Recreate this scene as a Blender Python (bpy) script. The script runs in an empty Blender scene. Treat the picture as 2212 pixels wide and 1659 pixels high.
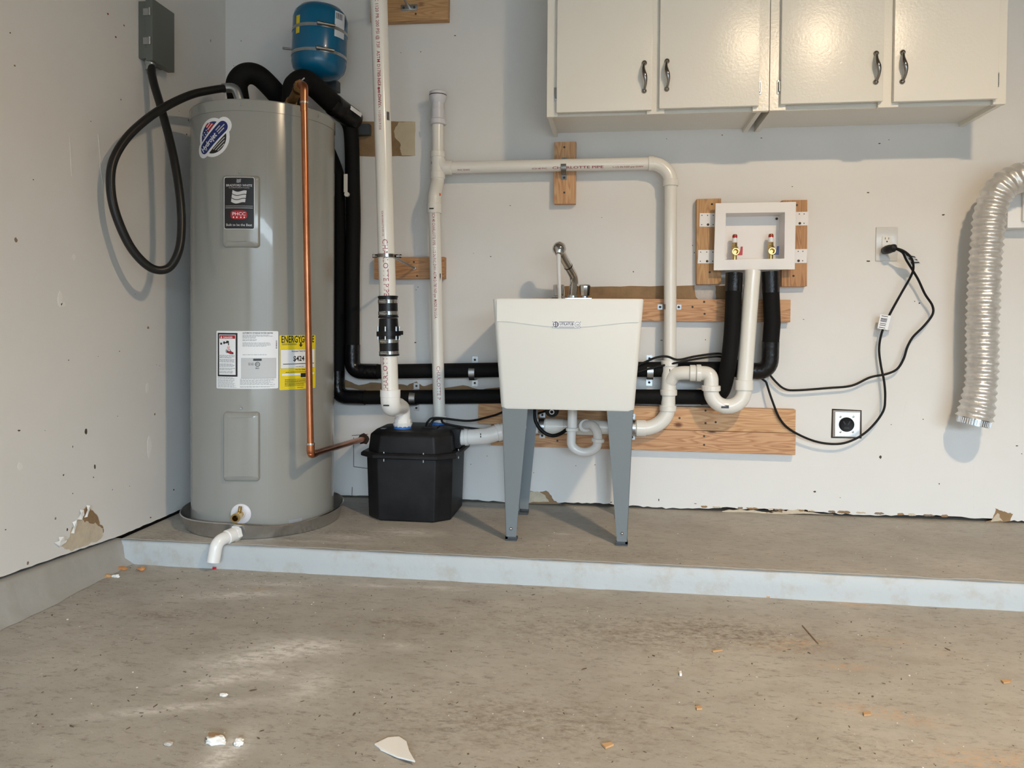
import bpy, bmesh, math, random
from mathutils import Vector, Matrix, noise as mnoise
random.seed(7)
D = bpy.data
SC = bpy.context.scene
COL = SC.collection
V = Vector
PI = math.pi

# ---------------------------------------------------------------- camera
cam = D.cameras.new('camera')
cam_o = D.objects.new('camera', cam)
COL.objects.link(cam_o)
cam.sensor_width = 36.0
cam.lens = 26.430
cam.shift_y = -0.04602
cam.clip_start = .05
r_, u_, f_ = V((0.991441,0.130365,0.006999)), V((-0.009545,0.018916,0.999776)), V((-0.130203,0.991286,-0.019999))
cam_o.matrix_world = Matrix(((r_.x, u_.x, -f_.x, 0), (r_.y, u_.y, -f_.y, 0), (r_.z, u_.z, -f_.z, 0), (0, 0, 0, 1)))
cam_o.location = (1.6450,-3.0500,0.7468)
SC.camera = cam_o

# ---------------------------------------------------------------- sky, lamp, exposure
wd = D.worlds.new('sky')
SC.world = wd
wd.use_nodes = True
bg = wd.node_tree.nodes['Background']
bg.inputs[0].default_value = (.70, .86, 1.0, 1)
bg.inputs[1].default_value = 25.0
lp = D.lights.new('ceiling_bulb', 'AREA')
lp.shape = 'DISK'
lp.size = .15
lp.energy = 64
lp.color = (1.0, .76, .50)
lo = D.objects.new('ceiling_bulb', lp)
COL.objects.link(lo)
lo.location = (2.77, -2.35, 2.33)
pa = D.lights.new('garage_door_portal', 'AREA')
pa.shape = 'RECTANGLE'
pa.size = 4.8
pa.size_y = 2.1
pa.cycles.is_portal = True
po = D.objects.new('garage_door_portal', pa)
COL.objects.link(po)
po.location = (3.4, -7.21, .97)
po.rotation_euler = (PI / 2, 0, 0)
SC.view_settings.view_transform = 'Standard'
SC.view_settings.look = 'None'
SC.view_settings.exposure = 0.0
SC.view_settings.gamma = 1.0
SC.view_settings.use_curve_mapping = False


# ---------------------------------------------------------------- materials
MATS = {}


def mat(name, col, rough=.5, metal=0.0, var=0.0, vscale=6.0, bump=0.0, bscale=60.0, spec=.5, coat=0.0, trans=0.0, col2=None, rvar=0.0, ior=1.5, lo=.35, hi=.7):
    m = D.materials.new(name)
    m.use_nodes = True
    nt = m.node_tree
    b = nt.nodes['Principled BSDF']
    b.inputs['Base Color'].default_value = (*col, 1)
    b.inputs['Roughness'].default_value = rough
    b.inputs['Metallic'].default_value = metal
    b.inputs['Specular IOR Level'].default_value = spec
    b.inputs['Coat Weight'].default_value = coat
    b.inputs['Transmission Weight'].default_value = trans
    b.inputs['IOR'].default_value = ior
    tc = nt.nodes.new('ShaderNodeTexCoord')
    if var or col2:
        n = nt.nodes.new('ShaderNodeTexNoise')
        n.inputs['Scale'].default_value = vscale
        n.inputs['Detail'].default_value = 6
        n.inputs['Roughness'].default_value = .65
        nt.links.new(tc.outputs['Object'], n.inputs['Vector'])
        mx = nt.nodes.new('ShaderNodeMix')
        mx.data_type = 'RGBA'
        c2 = col2 or tuple(max(0, c * (1 - var)) for c in col)
        mx.inputs[6].default_value = (*col, 1)
        mx.inputs[7].default_value = (*c2, 1)
        mr = nt.nodes.new('ShaderNodeMapRange')
        mr.inputs[1].default_value = lo
        mr.inputs[2].default_value = hi
        nt.links.new(n.outputs['Fac'], mr.inputs[0])
        nt.links.new(mr.outputs[0], mx.inputs[0])
        nt.links.new(mx.outputs[2], b.inputs['Base Color'])
        if rvar:
            m2 = nt.nodes.new('ShaderNodeMapRange')
            m2.inputs[3].default_value = rough - rvar
            m2.inputs[4].default_value = rough + rvar
            nt.links.new(n.outputs['Fac'], m2.inputs[0])
            nt.links.new(m2.outputs[0], b.inputs['Roughness'])
    if bump:
        n2 = nt.nodes.new('ShaderNodeTexNoise')
        n2.inputs['Scale'].default_value = bscale
        n2.inputs['Detail'].default_value = 4
        nt.links.new(tc.outputs['Object'], n2.inputs['Vector'])
        bp = nt.nodes.new('ShaderNodeBump')
        bp.inputs['Strength'].default_value = bump
        bp.inputs['Distance'].default_value = .002
        nt.links.new(n2.outputs['Fac'], bp.inputs['Height'])
        nt.links.new(bp.outputs['Normal'], b.inputs['Normal'])
    MATS[name] = m
    return m


def wood(name, c1, c2, seed):
    """fir framing lumber, grain along the local x axis"""
    m = D.materials.new(name)
    m.use_nodes = True
    nt = m.node_tree
    b = nt.nodes['Principled BSDF']
    b.inputs['Roughness'].default_value = .62
    N = nt.nodes.new
    tc = N('ShaderNodeTexCoord')
    mp = N('ShaderNodeMapping')
    mp.inputs['Location'].default_value = (seed * 3.7, seed * 1.3, seed * .9)
    mp.inputs['Scale'].default_value = (1.4, 14, 14)
    nt.links.new(tc.outputs['Object'], mp.inputs[0])
    n = N('ShaderNodeTexNoise')
    n.inputs['Scale'].default_value = 1.6
    n.inputs['Detail'].default_value = 2
    nt.links.new(mp.outputs[0], n.inputs['Vector'])
    mul = N('ShaderNodeMath')
    mul.operation = 'MULTIPLY'
    mul.inputs[1].default_value = 13
    nt.links.new(n.outputs['Fac'], mul.inputs[0])
    fr = N('ShaderNodeMath')
    fr.operation = 'FRACT'
    nt.links.new(mul.outputs[0], fr.inputs[0])
    ramp = N('ShaderNodeValToRGB')
    e = ramp.color_ramp.elements
    e[0].position = 0
    e[0].color = (*c1, 1)
    e[1].position = 1
    e[1].color = (*c1, 1)
    k = e.new(.72)
    k.color = (*c2, 1)
    k = e.new(.35)
    k.color = (*[(.75 * a + .25 * d) for a, d in zip(c1, c2)], 1)
    nt.links.new(fr.outputs[0], ramp.inputs[0])
    # fine fibre
    mp2 = N('ShaderNodeMapping')
    mp2.inputs['Scale'].default_value = (8, 260, 260)
    nt.links.new(tc.outputs['Object'], mp2.inputs[0])
    n2 = N('ShaderNodeTexNoise')
    n2.inputs['Scale'].default_value = 1
    nt.links.new(mp2.outputs[0], n2.inputs['Vector'])
    mr = N('ShaderNodeMapRange')
    mr.inputs[3].default_value = .82
    mr.inputs[4].default_value = 1.12
    nt.links.new(n2.outputs['Fac'], mr.inputs[0])
    mx = N('ShaderNodeMix')
    mx.data_type = 'RGBA'
    mx.blend_type = 'MULTIPLY'
    mx.inputs[0].default_value = 1
    nt.links.new(ramp.outputs[0], mx.inputs[6])
    nt.links.new(mr.outputs[0], mx.inputs[7])
    # knots
    mp3 = N('ShaderNodeMapping')
    mp3.inputs['Location'].default_value = (seed * 5.1, seed * 2.2, 0)
    mp3.inputs['Scale'].default_value = (5.5, 9, 9)
    nt.links.new(tc.outputs['Object'], mp3.inputs[0])
    vo = N('ShaderNodeTexVoronoi')
    vo.inputs['Scale'].default_value = 1.15
    nt.links.new(mp3.outputs[0], vo.inputs['Vector'])
    mk_ = N('ShaderNodeMapRange')
    mk_.inputs[1].default_value = .05
    mk_.inputs[2].default_value = .14
    mk_.inputs[3].default_value = 1
    mk_.inputs[4].default_value = 0
    nt.links.new(vo.outputs['Distance'], mk_.inputs[0])
    mx2 = N('ShaderNodeMix')
    mx2.data_type = 'RGBA'
    mx2.inputs[7].default_value = (.16, .055, .02, 1)
    nt.links.new(mk_.outputs[0], mx2.inputs[0])
    nt.links.new(mx.outputs[2], mx2.inputs[6])
    nt.links.new(mx2.outputs[2], b.inputs['Base Color'])
    return m


WALL = mat('painted_drywall', (.74, .725, .70), .55, var=.05, vscale=1.6, bump=.12, bscale=160)
SHELLD = mat('unseen_shell_dark', (.26, .23, .19), .8)  # unseen walls and ceiling, darkened to cut bounced light
CAB = mat('cabinet_paint', (.78, .75, .68), .27, bump=.25, bscale=120)
GYP = mat('bare_gypsum', (.62, .53, .40), .9, var=.2, vscale=30)
KRAFT = mat('brown_paper', (.33, .21, .11), .9, var=.35, vscale=14)
KRAFTL = mat('light_paper', (.60, .50, .35), .9, var=.15, vscale=12)
SMEAR = mat('joint_compound', (.55, .52, .49), .9, var=.2, vscale=60)
PAPERW = mat('torn_white_paper', (.78, .77, .74), .8)
VOID = mat('cavity_shade', (.035, .022, .016), .95)  # near-black colour standing for the shade in gaps and holes
SCUFF = mat('dark_scuff', (.07, .055, .045), .9)
SCUFFB = mat('brown_scuff', (.25, .18, .12), .9)
SCUFFG = mat('brown_grit', (.13, .10, .075), .9)
REDP = mat('red_paint', (.22, .008, .012), .6)
PVC = mat('white_pvc', (.80, .775, .72), .22, coat=.15)
PVCW = mat('bright_white_pvc', (.84, .83, .81), .25, coat=.15)
TUB = mat('cream_tub_plastic', (.79, .785, .745), .42, bump=.03, bscale=300)
LEGM = mat('grey_steel_leg', (.165, .19, .205), .48)
FOOTM = mat('dark_grey_plastic', (.05, .06, .07), .5)
CHROME = mat('chrome', (.62, .61, .60), .08, 1.0)
CHROMED = mat('dark_chrome', (.30, .28, .26), .16, 1.0)
ZINC = mat('galvanised_steel', (.52, .55, .57), .33, 1.0, var=.25, vscale=40)
ZINCD = mat('strap_steel', (.30, .30, .29), .3, .9, var=.2, vscale=30)
ALU = mat('pan_aluminium', (.62, .64, .66), .25, 1.0, var=.15, vscale=8, rvar=.07)
ENAMEL = mat('grey_enamel', (.29, .29, .27), .2, coat=.3)
COPPER = mat('copper', (.60, .23, .11), .30, 1.0, var=.45, vscale=4, rvar=.08)
BRASS = mat('brass', (.62, .44, .18), .25, 1.0)
BRONZE = mat('bronze_fitting', (.45, .27, .12), .4, 1.0, var=.4, vscale=25)
SOLDER = mat('solder', (.6, .58, .54), .25, 1.0)
FOAM = mat('black_foam', (.005, .005, .005), .7, bump=.3, bscale=250, spec=.18)
TAPE = mat('black_tape', (.004, .004, .005), .26, bump=1.0, bscale=60, spec=.4)
BLACKP = mat('black_plastic', (.005, .005, .006), .5, col2=(.016, .016, .018), vscale=7, spec=.25)
RUBBER = mat('black_rubber', (.004, .004, .005), .3, spec=.4)
CORD = mat('black_cord', (.004, .004, .004), .5, spec=.25)
CONDUIT = mat('dark_conduit', (.012, .012, .012), .36, spec=.35)
BOXG = mat('grey_green_enamel', (.115, .125, .112), .42)
BLUE = mat('blue_enamel', (.001, .115, .235), .25, coat=.12)
LBLUE = mat('blue_rubber', (.04, .16, .50), .5)
WHITEL = mat('white_label', (.82, .83, .85), .35)
YELLOW = mat('yellow_label', (.80, .62, .015), .4)
INK = mat('black_ink', (.010, .010, .012), .45)
INKR = mat('red_ink', (.42, .012, .02), .45)
INKP = mat('maroon_ink', (.30, .02, .045), .5)
INKB = mat('navy_ink', (.006, .02, .14), .4)
INKG = mat('grey_ink', (.30, .31, .33), .5)
INKN = mat('indigo_ink', (.012, .012, .06), .4)
SILV = mat('silver_print', (.62, .62, .62), .3, .3)
PINK = mat('pink_ink', (.75, .42, .42), .5)
ORANGE = mat('orange_mark', (.75, .10, .02), .5)
GREYPATCH = mat('grey_panel', (.56, .57, .58), .45)
REDH = mat('red_handle', (.50, .01, .02), .35)
BLUEH = mat('blue_handle', (.012, .03, .15), .35)
FOIL = mat('foil_duct', (.74, .72, .69), .30, .55, bump=1.0, bscale=45, var=.2, vscale=30)
WBOX = mat('white_box_plastic', (.80, .775, .76), .4)
PLATE = mat('outlet_plate', (.63, .615, .58), .12)
STEELP = mat('bright_steel_plate', (.80, .84, .88), .32, .75)
SAWD = mat('sawdust', (.55, .26, .10), .95)
CHIPW = mat('wood_chip', (.56, .34, .17), .8, var=.2)
GREYV = mat('grey_white_plastic', (.66, .65, .68), .35)
WOODS = [wood('fir_%d' % i, c1, c2, i + 1) for i, (c1, c2) in enumerate([
    ((.62, .36, .19), (.42, .20, .09)), ((.66, .40, .21), (.50, .25, .11)), ((.52, .28, .13), (.36, .17, .07)), ((.56, .33, .15), (.42, .22, .09))])]

wm = D.materials.new('running_water')
wm.use_nodes = True
b_ = wm.node_tree.nodes['Principled BSDF']
b_.inputs['Base Color'].default_value = (.9, .9, .9, 1)
b_.inputs['Roughness'].default_value = .25
b_.inputs['Transmission Weight'].default_value = .3
b_.inputs['IOR'].default_value = 1.33


def concrete(name, base, dirt, masks):
    """worn painted concrete; dust, sawdust and dirt lie where the named masks say"""
    m = D.materials.new(name)
    m.use_nodes = True
    nt = m.node_tree
    b = nt.nodes['Principled BSDF']
    b.inputs['Roughness'].default_value = .62
    b.inputs['Specular IOR Level'].default_value = .35
    N = nt.nodes.new
    tc = N('ShaderNodeTexCoord')

    def nz(sc, det=6, rough=.65, stretch=None, src=None):
        n = N('ShaderNodeTexNoise')
        n.inputs['Scale'].default_value = sc
        n.inputs['Detail'].default_value = det
        n.inputs['Roughness'].default_value = rough
        if stretch:
            mp = N('ShaderNodeMapping')
            mp.inputs['Scale'].default_value = stretch
            nt.links.new(tc.outputs['Object'], mp.inputs[0])
            nt.links.new(mp.outputs[0], n.inputs['Vector'])
        else:
            nt.links.new(tc.outputs['Object'], n.inputs['Vector'])
        return n.outputs['Fac']

    def rng(sock, a, c, lo=0, hi=1):
        r = N('ShaderNodeMapRange')
        r.inputs[1].default_value = a
        r.inputs[2].default_value = c
        r.inputs[3].default_value = lo
        r.inputs[4].default_value = hi
        nt.links.new(sock, r.inputs[0])
        return r.outputs[0]

    def mixc(fac, a, c):
        x = N('ShaderNodeMix')
        x.data_type = 'RGBA'
        nt.links.new(fac, x.inputs[0])
        if isinstance(a, tuple):
            x.inputs[6].default_value = (*a, 1)
        else:
            nt.links.new(a, x.inputs[6])
        x.inputs[7].default_value = (*c, 1)
        return x.outputs[2]

    def mul(a, c):
        x = N('ShaderNodeMath')
        x.operation = 'MULTIPLY'
        nt.links.new(a, x.inputs[0])
        if isinstance(c, float):
            x.inputs[1].default_value = c
        else:
            nt.links.new(c, x.inputs[1])
        return x.outputs[0]

    def attr(n):
        a = N('ShaderNodeAttribute')
        a.attribute_name = n
        return a.outputs['Fac']

    big = nz(2.2, 5)
    med = nz(11, 7, .7, (1, 1.7, 1))
    fine = nz(55, 8, .75, (1, 1.6, 1))
    c = mixc(rng(big, .38, .66), base, tuple(.80 * x for x in base))
    streak = nz(30, 8, .78, (1, 2.6, 1))
    c = mixc(mul(rng(med, .46, .70), .55), c, dirt)
    c = mixc(mul(rng(streak, .54, .65), .70), c, tuple(.62 * x for x in dirt))
    c = mixc(mul(rng(fine, .58, .70), .55), c, tuple(.5 * x for x in dirt))
    c = mixc(mul(rng(nz(130, 3), .68, .74), .55), c, (.10, .08, .065))
    c = mixc(mul(rng(nz(90, 3, .5, (1.3, 1, 1)), .70, .76), .6), c, (.72, .68, .62))
    if masks:
        c = mixc(mul(mul(attr('dirt'), rng(fine, .42, .60)), .75), c, (.15, .11, .075))
        c = mixc(mul(mul(attr('dust'), rng(nz(26, 8, .8, (1, 2.2, 1)), .38, .56)), .95), c, (.76, .73, .69))
        c = mixc(mul(mul(attr('saw'), rng(nz(60, 8, .8), .44, .60)), .85), c, (.58, .34, .16))
    nt.links.new(c, b.inputs['Base Color'])
    bp = N('ShaderNodeBump')
    bp.inputs['Strength'].default_value = .35
    bp.inputs['Distance'].default_value = .002
    nt.links.new(fine, bp.inputs['Height'])
    nt.links.new(bp.outputs['Normal'], b.inputs['Normal'])
    return m


CONC = concrete('worn_grey_concrete', (.45, .42, .37), (.31, .27, .22), True)
RISER = mat('painted_riser', (.455, .485, .50), .55, col2=(.40, .37, .32), vscale=16, lo=.52, hi=.80, bump=.5, bscale=50)
KERB = mat('painted_kerb', (.40, .385, .355), .5, var=.12, vscale=7, bump=.5, bscale=45)
DRIVE = mat('driveway', (.10, .10, .10), .9)


# ---------------------------------------------------------------- geometry helpers
class Geo:
    def __init__(s, v=None, f=None):
        s.v = v or []
        s.f = f or []

    def __add__(s, o):
        n = len(s.v)
        return Geo(s.v + o.v, s.f + [tuple(i + n for i in q) for q in o.f])


def tube(path, r, seg=18, caps=True):
    path = [V(p) for p in path]
    n = len(path)
    rs = r if isinstance(r, (list, tuple)) else [r] * n
    tg = []
    for i in range(n):
        a = path[max(i - 1, 0)]
        c = path[min(i + 1, n - 1)]
        tg.append((c - a).normalized())
    t0 = tg[0]
    nrm = t0.orthogonal().normalized()
    vs, fs = [], []
    for i in range(n):
        if i:
            q = tg[i - 1].rotation_difference(tg[i])
            nrm = (q @ nrm)
        nrm = (nrm - tg[i] * nrm.dot(tg[i])).normalized()
        bn = tg[i].cross(nrm)
        for k in range(seg):
            a = 2 * PI * k / seg
            vs.append(path[i] + (nrm * math.cos(a) + bn * math.sin(a)) * rs[i])
    for i in range(n - 1):
        for k in range(seg):
            k2 = (k + 1) % seg
            fs.append((i * seg + k, i * seg + k2, (i + 1) * seg + k2, (i + 1) * seg + k))
    if caps:
        fs.append(tuple(reversed(range(seg))))
        fs.append(tuple((n - 1) * seg + k for k in range(seg)))
    return Geo(vs, fs)


def lathe(p0, axis, prof, seg=32, caps=True):
    p0 = V(p0)
    ax = V(axis).normalized()
    nrm = ax.orthogonal().normalized()
    bn = ax.cross(nrm)
    vs, fs = [], []
    for h, r in prof:
        for k in range(seg):
            a = 2 * PI * k / seg
            vs.append(p0 + ax * h + (nrm * math.cos(a) + bn * math.sin(a)) * r)
    n = len(prof)
    for i in range(n - 1):
        for k in range(seg):
            k2 = (k + 1) % seg
            fs.append((i * seg + k, i * seg + k2, (i + 1) * seg + k2, (i + 1) * seg + k))
    if caps:
        fs.append(tuple(reversed(range(seg))))
        fs.append(tuple((n - 1) * seg + k for k in range(seg)))
    return Geo(vs, fs)


def rod(p0, p1, r, seg=18, bev=0.0):
    p0, p1 = V(p0), V(p1)
    h = (p1 - p0).length
    if bev:
        pr = [(0, r - bev), (bev, r), (h - bev, r), (h, r - bev)]
    else:
        pr = [(0, r), (h, r)]
    return lathe(p0, p1 - p0, pr, seg)


def disc(p, axis, r, h=.002, seg=16):
    return lathe(p, axis, [(0, r), (h * .7, r), (h, r * .8)], seg)


def box(x0, x1, y0, y1, z0, z1, b=0.0, bs=2):
    bm = bmesh.new()
    bmesh.ops.create_cube(bm, size=1)
    for v in bm.verts:
        v.co = V(((x0 + x1) / 2 + v.co.x * (x1 - x0), (y0 + y1) / 2 + v.co.y * (y1 - y0), (z0 + z1) / 2 + v.co.z * (z1 - z0)))
    if b:
        bmesh.ops.bevel(bm, geom=list(bm.edges), offset=b, segments=bs, profile=.7, affect='EDGES', clamp_overlap=True)
    bm.verts.index_update()
    g = Geo([v.co.copy() for v in bm.verts], [tuple(v.index for v in f.verts) for f in bm.faces])
    bm.free()
    return g


def extr(poly, vec):
    """prism: polygon of 3-D points pushed along vec"""
    vec = V(vec)
    a = [V(p) for p in poly]
    n = len(a)
    nm = V((0, 0, 0))
    for i in range(n):
        nm += a[i].cross(a[(i + 1) % n])
    if nm.dot(vec) > 0:
        a.reverse()
    vs = a + [p + vec for p in a]
    fs = [tuple(range(n)), tuple(reversed(range(n, 2 * n)))]
    fs += [(i, i + n, (i + 1) % n + n, (i + 1) % n) for i in range(n)]
    return Geo(vs, fs)


def fil(pts, rad, n=7):
    pts = [V(p) for p in pts]
    out = [pts[0]]
    for i in range(1, len(pts) - 1):
        p = pts[i]
        r = rad[i - 1] if isinstance(rad, (list, tuple)) else rad
        a = (pts[i - 1] - p)
        c = (pts[i + 1] - p)
        la, lc = a.length, c.length
        a.normalize()
        c.normalize()
        ang = a.angle(c)
        d = min(r / math.tan(ang / 2), .48 * la, .48 * lc)
        for k in range(n + 1):
            t = k / n
            q0 = p + a * d
            q2 = p + c * d
            out.append(q0 * (1 - t) ** 2 + p * 2 * t * (1 - t) + q2 * t * t)
    out.append(pts[-1])
    return out


def spl(pts, n=8):
    pts = [V(p) for p in pts]
    P = [pts[0] * 2 - pts[1]] + pts + [pts[-1] * 2 - pts[-2]]
    out = []
    for i in range(1, len(P) - 2):
        a, c, d, e = P[i - 1], P[i], P[i + 1], P[i + 2]
        for k in range(n):
            t = k / n
            out.append(.5 * ((2 * c) + (d - a) * t + (2 * a - 5 * c + 4 * d - e) * t * t + (3 * c - a - 3 * d + e) * t ** 3))
    out.append(pts[-1])
    return out


def finish(me, smooth, ang):
    if smooth:
        me.polygons.foreach_set('use_smooth', [True] * len(me.polygons))
        me.set_sharp_from_angle(angle=math.radians(ang))
    me.update()


def setparent(o, parent):
    if parent is not None:
        o.parent = parent
        o.matrix_parent_inverse = PMAT[parent.name].inverted()


PMAT = {}


def mk(name, geo, m, parent=None, smooth=True, ang=38, bev=0.0, label=None, kind=None):
    me = D.meshes.new(name)
    me.from_pydata([tuple(v) for v in geo.v], [], geo.f)
    if bev:
        bm = bmesh.new()
        bm.from_mesh(me)
        ed = [e for e in bm.edges if len(e.link_faces) == 2 and e.calc_face_angle(0) > math.radians(30)]
        bmesh.ops.bevel(bm, geom=ed, offset=bev, segments=2, profile=.7, affect='EDGES', clamp_overlap=True)
        bm.to_mesh(me)
        bm.free()
    me.materials.append(m)
    finish(me, smooth, ang)
    o = D.objects.new(name, me)
    COL.objects.link(o)
    PMAT[o.name] = Matrix.Identity(4)
    setparent(o, parent)
    if label:
        o['label'] = label
    if kind or name in ('fine_print', 'barcode', 'tag_print', 'nail_hole', 'collar_crimp'):
        o['kind'] = kind or 'stuff'
    return o


def tag(o, label, cat, group=None):
    o['label'] = label
    o['category'] = cat
    if group:
        o['group'] = group
    return o


def thing(name, loc, label, cat, group=None):
    o = D.objects.new(name, None)
    COL.objects.link(o)
    o.location = loc
    o.empty_display_size = .05
    PMAT[o.name] = Matrix.Translation(V(loc))
    return tag(o, label, cat, group)


TXT = {}


def text2d(s, size, bold=0.0, align='LEFT'):
    """flat triangles of a line of lettering: list of (u, v) and faces"""
    key = (s, bold)
    if key not in TXT:
        cu = D.curves.new('t', 'FONT')
        cu.body = s
        cu.size = 1.0
        cu.offset = bold
        cu.resolution_u = 2
        ob = D.objects.new('t', cu)
        COL.objects.link(ob)
        me = D.meshes.new_from_object(ob)
        TXT[key] = ([(v.co.x, v.co.y) for v in me.vertices], [tuple(p.vertices) for p in me.polygons])
        D.objects.remove(ob)
        D.curves.remove(cu)
        D.meshes.remove(me)
    vs, fs = TXT[key]
    w = max(v[0] for v in vs)
    dx = 0 if align == 'LEFT' else -w / 2
    return [((u + dx) * size, v * size) for u, v in vs], fs, w * size


def fit(s, width, height_scale=1.0, bold=0.0, align='LEFT'):
    """lettering scaled to a given width; height_scale stretches the letters"""
    vs, fs, w = text2d(s, 1.0, bold, align)
    k = width / w
    return [(u * k, v * k * height_scale) for u, v in vs], fs


def text_cyl(vf, start, axis, nrm, r, lift=.0005):
    vs, fs = vf[0], vf[1]
    a = V(axis).normalized()
    n = V(nrm)
    n = (n - a * n.dot(a)).normalized()
    up = n.cross(a)
    return Geo([V(start) + a * u + (n * math.cos(v / r) + up * math.sin(v / r)) * (r + lift) for u, v in vs], [tuple(f) for f in fs])


def text_flat(vf, o, xd, yd):
    vs, fs = vf[0], vf[1]
    o, xd, yd = V(o), V(xd), V(yd)
    return Geo([o + xd * u + yd * v for u, v in vs], [tuple(f) for f in fs])


def xz_poly(pts, off, t):
    """thin polygon on the rear wall; pts are (x, z)"""
    return extr([(p[0], -off, p[1]) for p in pts], (0, -t, 0))


def ragged(cx, cy, rx, ry, n, seed, jag=.3):
    rnd = random.Random(seed)
    return [(cx + rx * math.cos(2 * PI * k / n) * (1 - jag * rnd.random()), cy + ry * math.sin(2 * PI * k / n) * (1 - jag * rnd.random())) for k in range(n)]


# ================================================================ setting
X1, YF, ZC, ZF = 6.6, -7.2, 2.5, -.08

# rear wall: a drywall sheet with a ragged lower edge over a dark gap
rnd = random.Random(3)
xs, zb = [], []
x = 0.0
while x < 3.5:
    t = x / 3.2
    z = .010 + .004 * math.sin(x * 9) + rnd.uniform(-.003, .003)
    if 2.0 < x < 2.95:
        z += .008 * abs(mnoise.noise(V((x * 14, 0, 3)))) + .003
    xs.append(x)
    zb.append(z)
    x += rnd.uniform(.012, .03)
xs += [4.5, X1]
zb += [.012, .012]
g = Geo()
n = len(xs)
g.v = [V((a, 0, c)) for a, c in zip(xs, zb)] + [V((a, 0, ZC)) for a in xs] + [V((a, .013, c)) for a, c in zip(xs, zb)]
g.f = [(i, i + 1, n + i + 1, n + i) for i in range(n - 1)] + [(i + 1, i, 2 * n + i, 2 * n + i + 1) for i in range(n - 1)]
wall_b = mk('wall_back', g, WALL, smooth=False, kind='structure')
mk('gap_shade_board', box(-.02, X1, .05, .09, -.02, .2), VOID, wall_b, False)  # dark board behind the gap, its colour carries the gap's shade
mk('light_block', box(-.2, X1 + .1, .1, .14, -.3, ZC + .1), VOID, wall_b, False)  # unseen outer board added to stop light leaking in

# left wall, its sheet rising a little towards the front
g = Geo()
ys = [-.02 * i for i in range(0, 80)] + [-2.2, YF]
zl = [.011 + .056 * min(.55, max(0, -y - .68)) + rnd.uniform(-.0015, .0015) for y in ys]
n = len(ys)
g.v = [V((0, a, c)) for a, c in zip(ys, zl)] + [V((0, a, ZC)) for a in ys] + [V((-.013, a, c)) for a, c in zip(ys, zl)]
g.f = [(i + 1, i, n + i, n + i + 1) for i in range(n - 1)] + [(i, i + 1, 2 * n + i + 1, 2 * n + i) for i in range(n - 1)]
wall_l = mk('wall_left', g, WALL, smooth=False, kind='structure')
mk('gap_shade_board', box(-.09, -.05, YF, 0, -.02, .2), VOID, wall_l, False)  # dark backing that paints the shade under the left sheet
mk('light_block', box(-.2, -.1, YF - .15, .14, -.3, ZC + .1), VOID, wall_l, False)  # added behind the left wall to seal out daylight
wall_r = mk('wall_right', box(X1, X1 + .1, YF, .1, ZF, ZC), SHELLD, smooth=False, kind='structure')
ceil = mk('ceiling', box(-.1, X1 + .1, YF - .15, .1, ZC, ZC + .1), SHELLD, smooth=False, kind='structure')
wf = box(-.1, 1.0, YF - .15, YF, ZF, ZC) + box(5.8, X1 + .1, YF - .15, YF, ZF, ZC) + box(1.0, 5.8, YF - .15, YF, 2.02, ZC)
mk('wall_front', wf, SHELLD, smooth=False, kind='structure')
mk('wall_sky_blocker', box(-40, 50, -32, -31, ZF - .1, 4.6), DRIVE, smooth=False, kind='structure')  # unseen block added to shut off the low sky
mk('ground_driveway', box(-60, 70, -120, YF - .15, ZF - .12, ZF - .02), DRIVE, smooth=False, kind='structure')

# garage floor with dust, sawdust and dirt
DUST = [((.549,-.9294,-.08), .16, .03, .25, .8), ((.7981,-1.3185,-.08), .14, .05, .5, 1.0), ((.8835,-1.2393,-.08), .12, .05, .1, .7), ((.9769,-1.4348,-.08), .05, .09, 0, .6), ((.7356,-1.573,-.08), .16, .018, .35, .8),
        ((.9242,-1.7187,-.08), .03, .09, 0, 1.0), ((.6184,-.8261,-.08), .10, .02, .1, .7), ((.908,-.7947,-.08), .07, .012, 0, .7), ((1.1267,-.7822,-.08), .1, .014, 0, .6), ((.7694,-1.4429,-.08), .09, .03, .6, .9), ((.8744,-1.4048,-.08), .05, .03, 0, .5), ((1.1157,-1.2049,-.08), .04, .02, 0, .5)]
SAW = [((2.3723,-.7303,-.08), .07, .022, -.1, 1.0), ((1.4057,-.6895,-.08), .12, .012, -.05, .8), ((1.9913,-.6958,-.08), .20, .010, -.05, .5), ((2.1477,-1.0326,-.08), .07, .025, .1, .7), ((2.2179,-1.1624,-.08), .08, .014, 0, .9), ((2.3726,-.9907,-.08), .07, .02, 0, .6),
       ((2.2135,-1.3681,-.08), .10, .02, -.15, .7), ((2.3754,-1.5333,-.08), .12, .04, 0, .7), ((2.0864,-1.0752,-.08), .1, .03, 0, .4), ((.5802,-.8731,-.08), .035, .012, 0, .9), ((2.2835,-1.405,-.08), .05, .012, -.2, .7), ((2.4869,-1.0432,-.08), .04, .02, 0, .4)]
DIRT = [((1.998,-.9871,-.08), .22, .07, -.2, .9), ((1.69,-1.0479,-.08), .35, .10, 0, .7), ((.4147,-1.1183,-.08), .09, .02, .1, .8), ((1.087,-1.0603,-.08), .16, .03, 0, .8), ((1.2337,-.8831,-.08), .05, .02, 0, 1.0), ((.6393,-1.2274,-.08), .04, .012, 0, .8),
        ((1.5955,-.6777,-.08), .04, .012, 0, .9), ((1.0857,-1.6275,-.08), .03, .015, 0, .7), ((1.5868,-1.5059,-.08), .2, .08, 0, .45), ((2.1258,-1.5302,-.08), .16, .06, 0, .4), ((.4813,-1.0676,-.08), .2, .05, .2, .3), ((1.3502,-1.5401,-.08), .3, .12, 0, .4)]


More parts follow.
